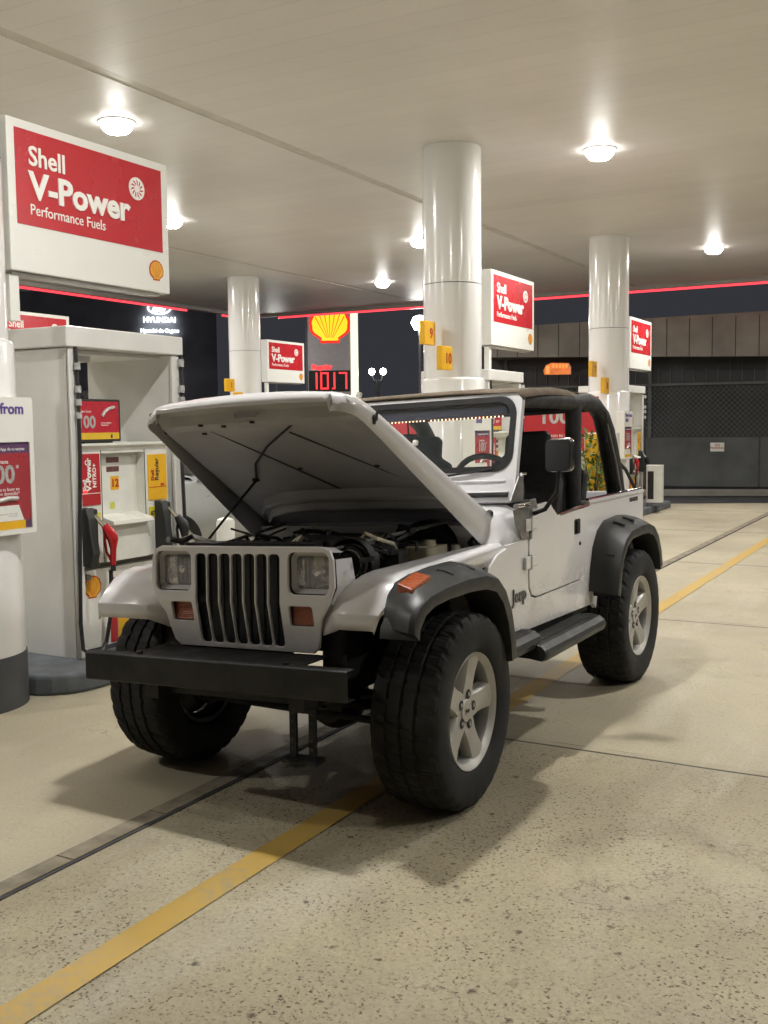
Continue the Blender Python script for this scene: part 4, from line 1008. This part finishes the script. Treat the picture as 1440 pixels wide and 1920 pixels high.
# ---- cabin
b = CB(VINYL); b.prism([(.88, 1.16), (.88, .85), (1.0, .85), (1.06, .95), (1.06, 1.12), (1.0, 1.165)], 'x', -.66, .66); b.build('dashboard', jeep, bevel=.012)
b = CB(VINYL)
c = Vector((.36, 1.16, 1.215)); ax1 = Vector((1, 0, 0)); ax2 = Vector((0, -.42, .91)).normalized()
b.tube([c+ax1*.185*cos(2*pi*k/28)+ax2*.185*sin(2*pi*k/28) for k in range(28)], .016, 8, closed=True)
b.tube([c-ax1*.18, c, c+ax1*.18], .018, 8); b.tube([c, c-ax2*.18], .018, 8); b.lathe([(.045, -.02), (.05, .0), (.03, .02)], 'y', c, n=16, cap=True); b.tube([c, (.36, .96, 1.08)], .022, 10)
b.build('steering_wheel', jeep)
for x, rc in ((.34, .0), (-.34, .0)):
    b = CB(VINYL)
    b.prism([(1.22, .80), (1.20, .90), (1.26, .945), (1.60, .91), (1.66, .84), (1.64, .78)], 'x', x-.24, x+.24)
    rings = []
    for z, y, w, th in ((.88, 1.60, .22, .07), (1.05, 1.655, .235, .065), (1.22, 1.70, .235, .06), (1.33, 1.73, .20, .05), (1.37, 1.74, .13, .045), (1.47, 1.755, .13, .045), (1.50, 1.76, .10, .03)):
        rings.append([(x+w*p[0], y+th*p[1], z) for p in rrect(-1, 1, -1, 1, .45, 3)])
    b.loft(rings, closed=True, cap=True); b.box(x-.2, x+.2, 1.25, 1.6, .57, .80); b.build('seat', jeep, bevel=.01)
b = CB(VINYL); b.prism([(2.05, .75), (2.05, .95), (2.40, .93), (2.50, 1.26), (2.58, 1.24), (2.50, .75)], 'x', -.42, .42); b.build('rear_bench', jeep, bevel=.03)
b = CB(BLK, VINYL); b.box(-.10, .10, 1.10, 1.75, .57, .84, 1); b.tube([(0, 1.12, .8), (.02, 1.15, 1.02)], .010, 8); b.lathe([(.001, 1.0), (.025, 1.02), (.001, 1.05)], 'z', (.02, 1.15, 0), n=12); b.build('console', jeep)
# ---- side steps
for s in (1, -1):
    def step(y0, y1, x0, x1, z, nm, drop=.0):
        b = CB(BLKP, GROOVE); rings = []
        for y, k in ((y0, .90), (y0+.012, .97), (y0+.03, 1), (y1-.03, 1), (y1-.012, .97), (y1, .90)):
            pr2 = [(x0, z-.055), (x0, z+.005), (x0+.02, z+.016), (.5*(x0+x1), z+.018), (x1-.035, z+.010), (x1-.008, z-.012), (x1, z-.035), (x1-.01, z-.062), (x1-.03, z-.07), (.5*(x0+x1), z-.06)]
            cz = z-.03; cx_ = .5*(x0+x1); rings.append([(s*(cx_+(px-cx_)*k), y+drop*(px-x0), cz+(pz-cz)*k) for px, pz in pr2])
        b.loft(rings, closed=True, cap=True, smooth=False)
        for k in range(5): b.box(*sorted((s*(x0+.03+.018*k), s*(x0+.038+.018*k))), y0+.04, y1-.05, z+.0175, z+.0215, 0)
        return b.build(nm, jeep, bevel=.004)
    step(.36, .80, .66, .80, .545, 'front_step'); step(.72, 1.60, .68, .855, .49, 'side_step')
    b = CB(BLK); b.box(*sorted((s*.62, s*.672)), .50, 1.80, .49, .53); b.tube([(s*.38, 1.0, .50), (s*.70, 1.0, .46)], .018, 8); b.tube([(s*.38, 1.6, .50), (s*.70, 1.6, .46)], .018, 8); b.build('step_bracket', jeep)

# ================================================================== THINGS AROUND
t = thing('bollard', 'short round white bollard behind the nearest pump', 'bollard', (-2.75, 3.0, 0))
b = MB(WHITEP); b.lathe([(.075, 0), (.075, .78), (.066, .805), (.03, .82), (.001, .822)], n=28); b.build('post', t)
b = MB(GREYB); b.lathe([(.079, 0), (.079, .10), (.076, .105)], n=28); b.build('base_band', t)
# silver car behind the pump
sc = thing('parked_car', 'silver car half hidden behind the nearest pump', 'car', (-5.35, 6.0, 0), RAD(-4))
def sec(y, zt, wt, wb, zb=.28): return [(-wb*.92, y, zb), (-wb, y, zb+.15), (-wb, y, zt*.72), (-wt-.03, y, zt-.03), (-wt, y, zt), (0, y, zt+.03), (wt, y, zt), (wt+.03, y, zt-.03), (wb, y, zt*.72), (wb, y, zb+.15), (wb*.92, y, zb)]
b = MB(SILVER); b.loft([sec(-2.15, .62, .62, .72), sec(-2.08, .76, .68, .80), sec(-1.6, .90, .72, .87), sec(-.9, .99, .74, .89), sec(0, 1.0, .76, .90), sec(1.4, 1.02, .74, .89), sec(2.0, .98, .68, .84), sec(2.12, .70, .6, .78)], cap=True, closed=True); b.build('body', sc)
b = MB(SILVER, AUTOG)
def sec2(y, zt, w): return [(-.78, y, 1.0), (-w, y, zt-.05), (-w+.08, y, zt), (0, y, zt+.02), (w-.08, y, zt), (w, y, zt-.05), (.78, y, 1.0)]
b.loft([sec2(-.95, 1.02, .72), sec2(-.2, 1.42, .60), sec2(.6, 1.46, .60), sec2(1.3, 1.42, .58), sec2(1.9, 1.05, .68)], cap=False); b.build('roof', sc)
b = MB(AUTOG)
for s in (-1, 1): b.prism([(-.72, 1.03), (-.15, 1.36), (.95, 1.38), (1.45, 1.05)], 'x', s*.735, s*.748, M=None)
b.box(-.60, .60, -.92, -.30, 1.02, 1.03); b.poly([(-.66, -.93, 1.05), (.66, -.93, 1.05), (.56, -.24, 1.42), (-.56, -.24, 1.42)]); b.build('window', sc)
for s in (-1, 1):
    b = MB(AUTOG); b.lathe([(.02, -.06), (.07, -.05), (.09, 0), (.08, .05), (.02, .06)], 'y', (s*.98, -.55, 1.06), n=14); b.tube([(s*.88, -.52, 1.02), (s*.96, -.54, 1.05)], .02, 8); b.build('wing_mirror', sc)
    for y in (-1.35, 1.35):
        b = MB(RUB, ALLOY); b.lathe([(.2, -.1), (.31, -.1), (.33, -.07), (.33, .07), (.31, .1), (.2, .1)], 'x', (s*.80, y, .33), n=36); b.lathe([(.2, s*.095), (.19, s*.09), (.06, s*.10), (.001, s*.10)], 'x', (s*.80, y, .33), n=10, mi=1, smooth=False); b.build('wheel', sc)
    b = MB(CHROME); b.box(s*.52-.13, s*.52+.13, -2.16, -2.0, .66, .78); b.build('headlight', sc, bevel=.02)
# promotion board with plant
pb = thing('promotion_board', 'big red promotion board reading 100 seen past the roll bar', 'board', (-2.62, 10.6, 0), RAD(4))
b = MB(REDF, mat('board_red_dark', (.22, .02, .03), .4, noise=.1), YEL, WHITEP); b.box(-.95, .62, -.03, .03, 1.16, 1.93, 0); b.box(-.95, .60, -.10, .10, 0, 1.155, 3); b.box(.46, .82, -.14, -.102, .42, 1.40, 2); b.box(.44, .90, -.10, .12, 0, 1.42, 3)
b.build('panel', pb, bevel=.005)
b = MB(SILV, LETW); b.text('100', .30, (-.24, -.031, 1.56), (1, 0, 0), AZ, 0, .006, .008); b.text('Gana\nhasta', .12, (-.85, -.031, 1.68), (1, 0, 0), AZ, 1, .003, .001); b.text('puntos con tu tarjeta\nen cada compra', .07, (-.28, -.031, 1.36), (1, 0, 0), AZ, 1, .003, .0); b.build('lettering', pb)
pp = thing('potted_plant', 'leafy potted plant with yellow flowers in front of the yellow panel', 'plant', (-1.95, 10.25, 0))
b = MB(TERRA); b.lathe([(.11, 0), (.15, .32), (.16, .33), (.14, .33), (.13, .28), (.001, .28)], n=24); b.build('pot', pp)
b = MB(TREEB); r_ = random.Random(8)
for k in range(7):
    a = r_.uniform(0, 6.28); b.tube([(0, 0, .28), (.06*cos(a), .06*sin(a), .7), (.17*cos(a), .17*sin(a), 1.15+.1*r_.random())], [.012, .008, .004], 5)
b.build('stem', pp)
b = MB(GREEN, FLOW)
for k in range(430):
    a = r_.uniform(0, 6.28); z = r_.uniform(.42, 1.42); rad = (.07+.17*abs(sin((z-.35)*2.6)))*math.sqrt(r_.random())*1.15
    c = Vector((rad*cos(a), rad*sin(a), z)); d = Vector((cos(a)*r_.uniform(.3, 1), sin(a)*r_.uniform(.3, 1), r_.uniform(-.7, .5))).normalized(); e = d.cross(Vector((r_.random()-.5, r_.random()-.5, 1))).normalized()
    fl_ = r_.random() < .13; l_ = .03 if fl_ else r_.uniform(.08, .15); w_ = .022 if fl_ else .022
    b.add([c, c+d*l_*.5+e*w_, c+d*l_, c+d*l_*.5-e*w_], [(0, 1, 2, 3)], 1 if fl_ else 0)
b.build('foliage', pp, recalc=False)
bn = thing('banner', 'low red banner strip behind the windscreen glass', 'banner', (-7.6, 17.2, 0), RAD(20))
b = MB(REDF); b.box(-2.6, 2.2, -.02, .02, 1.35, 1.83); b.build('cloth', bn)
b = MB(SIGNW); [b.box(x-.04, x+.04, .021, .08, 0, 1.86) for x in (-2.6, -.2, 2.2)]; b.build('frame', bn)
# bin by the far pump
tb = thing('litter_bin', 'white litter bin with a dark slot beside the far pump', 'bin', (-2.10, 14.15, .12), RAD(10))
b = MB(WHITEP, BLK, CURB); b.prism(rrect(-.13, .15, -.14, .14, .04), 'z', .06, .70); b.prism(rrect(-.12, .14, -.13, .13, .04), 'z', 0, .06, 2); b.box(-.10, .0, -.15, -.141, .12, .60, 1); b.build('case', tb, bevel=.008)

# ---- totem sign
tt = thing('price_totem', 'tall grey price sign with glowing shell emblem and red 10 17 digits', 'price sign', (-14.2, 23.2, 0), RAD(26))
b = MB(CARDB, mat('totem_frame', (.10, .10, .11), .4, noise=.1)); b.box(-.72, .58, -.12, .12, .2, 6.2); b.box(-.78, -.72, -.14, .14, 0, 6.25, 1); b.box(-.72, .58, -.1, .1, 0, .2, 1); b.build('case', tt)
b = MB(E_EDGE); b.box(.585, .79, -.14, .14, 0, 6.25); b.build('lit_edge', tt)
b = MB(E_YEL, E_RED); pecten(b, (-.04, -.125, 4.58), (1, 0, 0), AZ, 1.16, 0, 1); b.build('shell_emblem', tt)
b = MB(E_DIG); b.box(.005, .04, -.13, -.122, 2.66, 2.70); b.text('Regular', .20, (-.60, -.125, 3.26), (1, 0, 0), AZ, 0, .01, .008)
SEG = {'1': 'bc', '0': 'abcdef', '7': 'abc'}
def digit(b, ch, x, z, w, h):
    g = .045; P = dict(a=(0, h, w, h), b=(w, h/2, w, h), c=(w, 0, w, h/2), d=(0, 0, w, 0), e=(0, 0, 0, h/2), f=(0, h/2, 0, h), g=(0, h/2, w, h/2))
    for s_ in SEG[ch]:
        x0, z0, x1, z1 = P[s_]; b.box(x+min(x0, x1)-g/2, x+max(x0, x1)+g/2, -.135, -.122, z+min(z0, z1)-g/2, z+max(z0, z1)+g/2)
for ch, x in (('1', -.66), ('0', -.32), ('1', -.12), ('7', .24)): digit(b, ch, x, 2.68, .2, .46)
b.build('digits', tt)
b = MB(SLOT); b.box(-.70, .56, -.1215, -.1205, 2.58, 3.22); b.build('display', tt)

# ---- dealership far left, dark, with lit signs
db = thing('dealership', 'dark dealership building far left carrying lit white signs', 'building', (-25.15, 28.1, .42), RAD(40))
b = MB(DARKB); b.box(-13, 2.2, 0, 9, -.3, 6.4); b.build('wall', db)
b = MB(DKGL)
for k in range(6): b.box(-12+2.0*k, -10.3+2.0*k, -.04, -.001, .2, 2.6)
b.build('window', db)
def hy_text(b, s, size, x, z, al='CENTER', bold=.02): b.text(s, size, (x, -.12, z), (1, 0, 0), AZ, 0, .05, bold, al)
b = MB(E_WHITE)
ell = [((.46*cos(2*pi*k/40), .25*sin(2*pi*k/40)), (.40*cos(2*pi*k/40), .20*sin(2*pi*k/40))) for k in range(40)]
zc = 5.80
b.add([(p[0][0], -.1, zc+p[0][1]) for p in ell]+[(p[1][0], -.1, zc+p[1][1]) for p in ell], [(k, (k+1) % 40, 40+(k+1) % 40, 40+k) for k in range(40)])
b.poly([(x_*.73, -.1, zc+z_*.73) for x_, z_ in ((-.40, -.22), (-.20, -.27), (-.08, .02), (.10, .04), (.20, .26), (.40, .20), (.24, -.26), (.06, -.28), (.02, -.07), (-.10, -.08), (-.06, .27), (-.24, .24))]); b.build('emblem', db)
b = MB(E_WHITE); hy_text(b, 'HYUNDAI', .28, 0, 5.25, bold=.010); b.build('sign_lettering', db)
b = MB(E_WHITE); hy_text(b, 'Hyundai de Caguas', .19, 0, 4.86, bold=.008); b.build('sign_lettering', db)
b = MB(E_WHITE); hy_text(b, 'HYUNDAI', .40, -.35, 2.80, bold=.014); b.build('sign_lettering', db)
# ---- street lamp with two globes
sl = thing('street_lamp', 'twin globe street lamp right of the price sign', 'street lamp', (-14.7, 26.9, 0), RAD(29))
b = MB(mat('lamp_pole_grey', (.16, .17, .17), .5, noise=.1)); b.tube([(0, 0, 0), (0, 0, 3.1)], [.09, .06], 12); b.tube([(-.19, 0, 3.22), (-.14, 0, 3.05), (0, 0, 2.98), (.14, 0, 3.05), (.19, 0, 3.22)], .03, 8); b.lathe([(.14, 0), (.14, .4), (.08, .5)], n=16); b.build('pole', sl)
for s in (-1, 1):
    b = MB(E_GLOBE); b.lathe([(.001, -.12), (.07, -.09), (.115, 0), (.08, .09), (.001, .12)], 'z', (s*.19, 0, 3.35), n=20); b.build('globe', sl)
# ---- back building on the right
bb = thing('shop_building', 'dark closed building with grey shutters, lattice and beige fascia behind the forecourt', 'building', (-4.0, 20.3, 0), RAD(8))
b = MB(CONC, mat('shop_wall_dark', (.06, .06, .065), .9, noise=.3, nscale=.8)); b.box(-4.6, 9, .0, 5, 0, 3.15, 1); b.box(-4.6, 9, 1.2, 5, 3.15, 3.95, 1); b.build('wall', bb)
b = MB(DOORG, GROOVE); b.box(-3.2, 8.9, -.06, -.005, .08, 1.20)
for x in (-.6, 2.6, 5.6): b.box(x-.02, x+.02, -.066, -.0605, .08, 1.2, 1)
b.build('shutter', bb)
b = MB(LATT)
rnd = random.Random(5)
for k in range(100):
    x0 = -3.2+k*.12
    b.box(0, .012, -.045, -.035, 0, 1.62, 0, Matrix.Translation((x0, 0, 1.22)) @ Matrix.Rotation(RAD(45), 4, 'Y')) if x0 < 7.6 else None
    b.box(0, .012, -.055, -.045, 0, 1.62, 0, Matrix.Translation((x0+1.14, 0, 1.22)) @ Matrix.Rotation(RAD(-45), 4, 'Y')) if x0 < 7.6 else None
for x in (-3.2, .2, 3.6, 7): b.box(x-.04, x+.04, -.08, -.03, 1.2, 3.1)
b.box(-3.2, 8.9, -.08, -.03, 2.38, 2.44); b.build('lattice', bb)
b = MB(LATT)
for k in range(46): b.box(-3+k*.26, -2.985+k*.26, -.04, -.02, 2.45, 2.45+.3*rnd.random()+.25)
b.build('upper_bars', bb)
b = MB(FASC, GROOVE)
b.prism([(-3.5, 3.12), (9, 2.75), (9, 3.98), (-3.5, 3.80)], 'y', -.9, -.8)
b.box(-3.5, 9, -.8, .0, 3.1, 3.14)
for k in range(26): b.box(-3.2+.48*k, -3.18+.48*k, -.905, -.9, 3.12-.03*.48*k, 3.82, 1)
b.build('fascia', bb)
b = MB(WHITEP, REDF, LETD); b.box(1.55, 1.85, -.075, -.067, .88, 1.08); b.text('NO\nPARKING', .07, (1.70, -.076, 1.0), (1, 0, 0), AZ, 1, .002, .001, 'CENTER'); b.build('notice', bb)
b = MB(DKGL, LATT)
for k in range(2): b.box(-4.5+.62*k, -3.95+.62*k, -.07, -.051, 1.4, 2.3); b.box(-4.55+.62*k, -4.5+.62*k, -.075, -.05, 1.35, 2.35, 1)
b.build('window', bb)
b = MB(FASC); b.box(-4.6, -3.6, -.6, -.5, 2.35, 2.55); b.build('awning', bb)
og = thing('lit_shop_sign', 'small glowing orange arched sign on the dark building', 'sign', (-5.72, 19.4, 2.68), RAD(28))
b = MB(E_ORG, E_BAR)
for k in range(5): b.box(-.12+.075*k, -.075+.075*k, -.066, -.0605, .15, .24, 1)
b.box(-.27, -.19, -.066, -.0605, .02, .2, 1)
b.prism([(-.30, 0), (.30, 0), (.30, .16), (.24, .26), (-.14, .27), (-.26, .22), (-.32, .1)], 'y', -.06, 0); b.build('face', og)
b = MB(LETW); b.tube([(.30, -.04, 0), (.30, -.04, .16), (.25, -.04, .26)], .014, 6); b.build('rim', og)
b = MB(mat('kerb_concrete', (.20, .19, .165), .8, noise=.2, nscale=3)); b.box(-9, 12, -.1, .1, 0, .14); o = b.build('kerb', bevel=.02); o.location = (-3.6, 17.9, 0); o.rotation_euler = (0, 0, RAD(20)); o['kind'] = 'structure'
# ---- pole lamps beyond the canopy edge
for (x, y, z, r, es, lb) in ((-9.88, 20.57, 4.19, .22, E_GLOBE, 'very bright pole lamp burning left of the central column'), (-14.88, 21.2, 3.68, .11, E_GLOBE, 'small bright pole lamp above the distant sign with flags 1 and 2')):
    pl = thing('pole_lamp', lb, 'street lamp', (x, y, 0))
    b = MB(MATS['lamp_pole_grey']); b.tube([(0, 0, 0), (0, 0, z-.12)], [.05, .03], 10); b.lathe([(.12, 0), (.12, .3), (.06, .4)], n=14); b.build('pole', pl)
    b = MB(mat('lit_flood', (.9, .9, .9), .4, noise=.01, emit=(1, .98, .93), estr=60)); b.lathe([(.001, z-r*.9), (r*.6, z-r*.75), (r, z), (r*.7, z+r*.7), (.001, z+r*.9)], n=24); b.build('globe', pl)
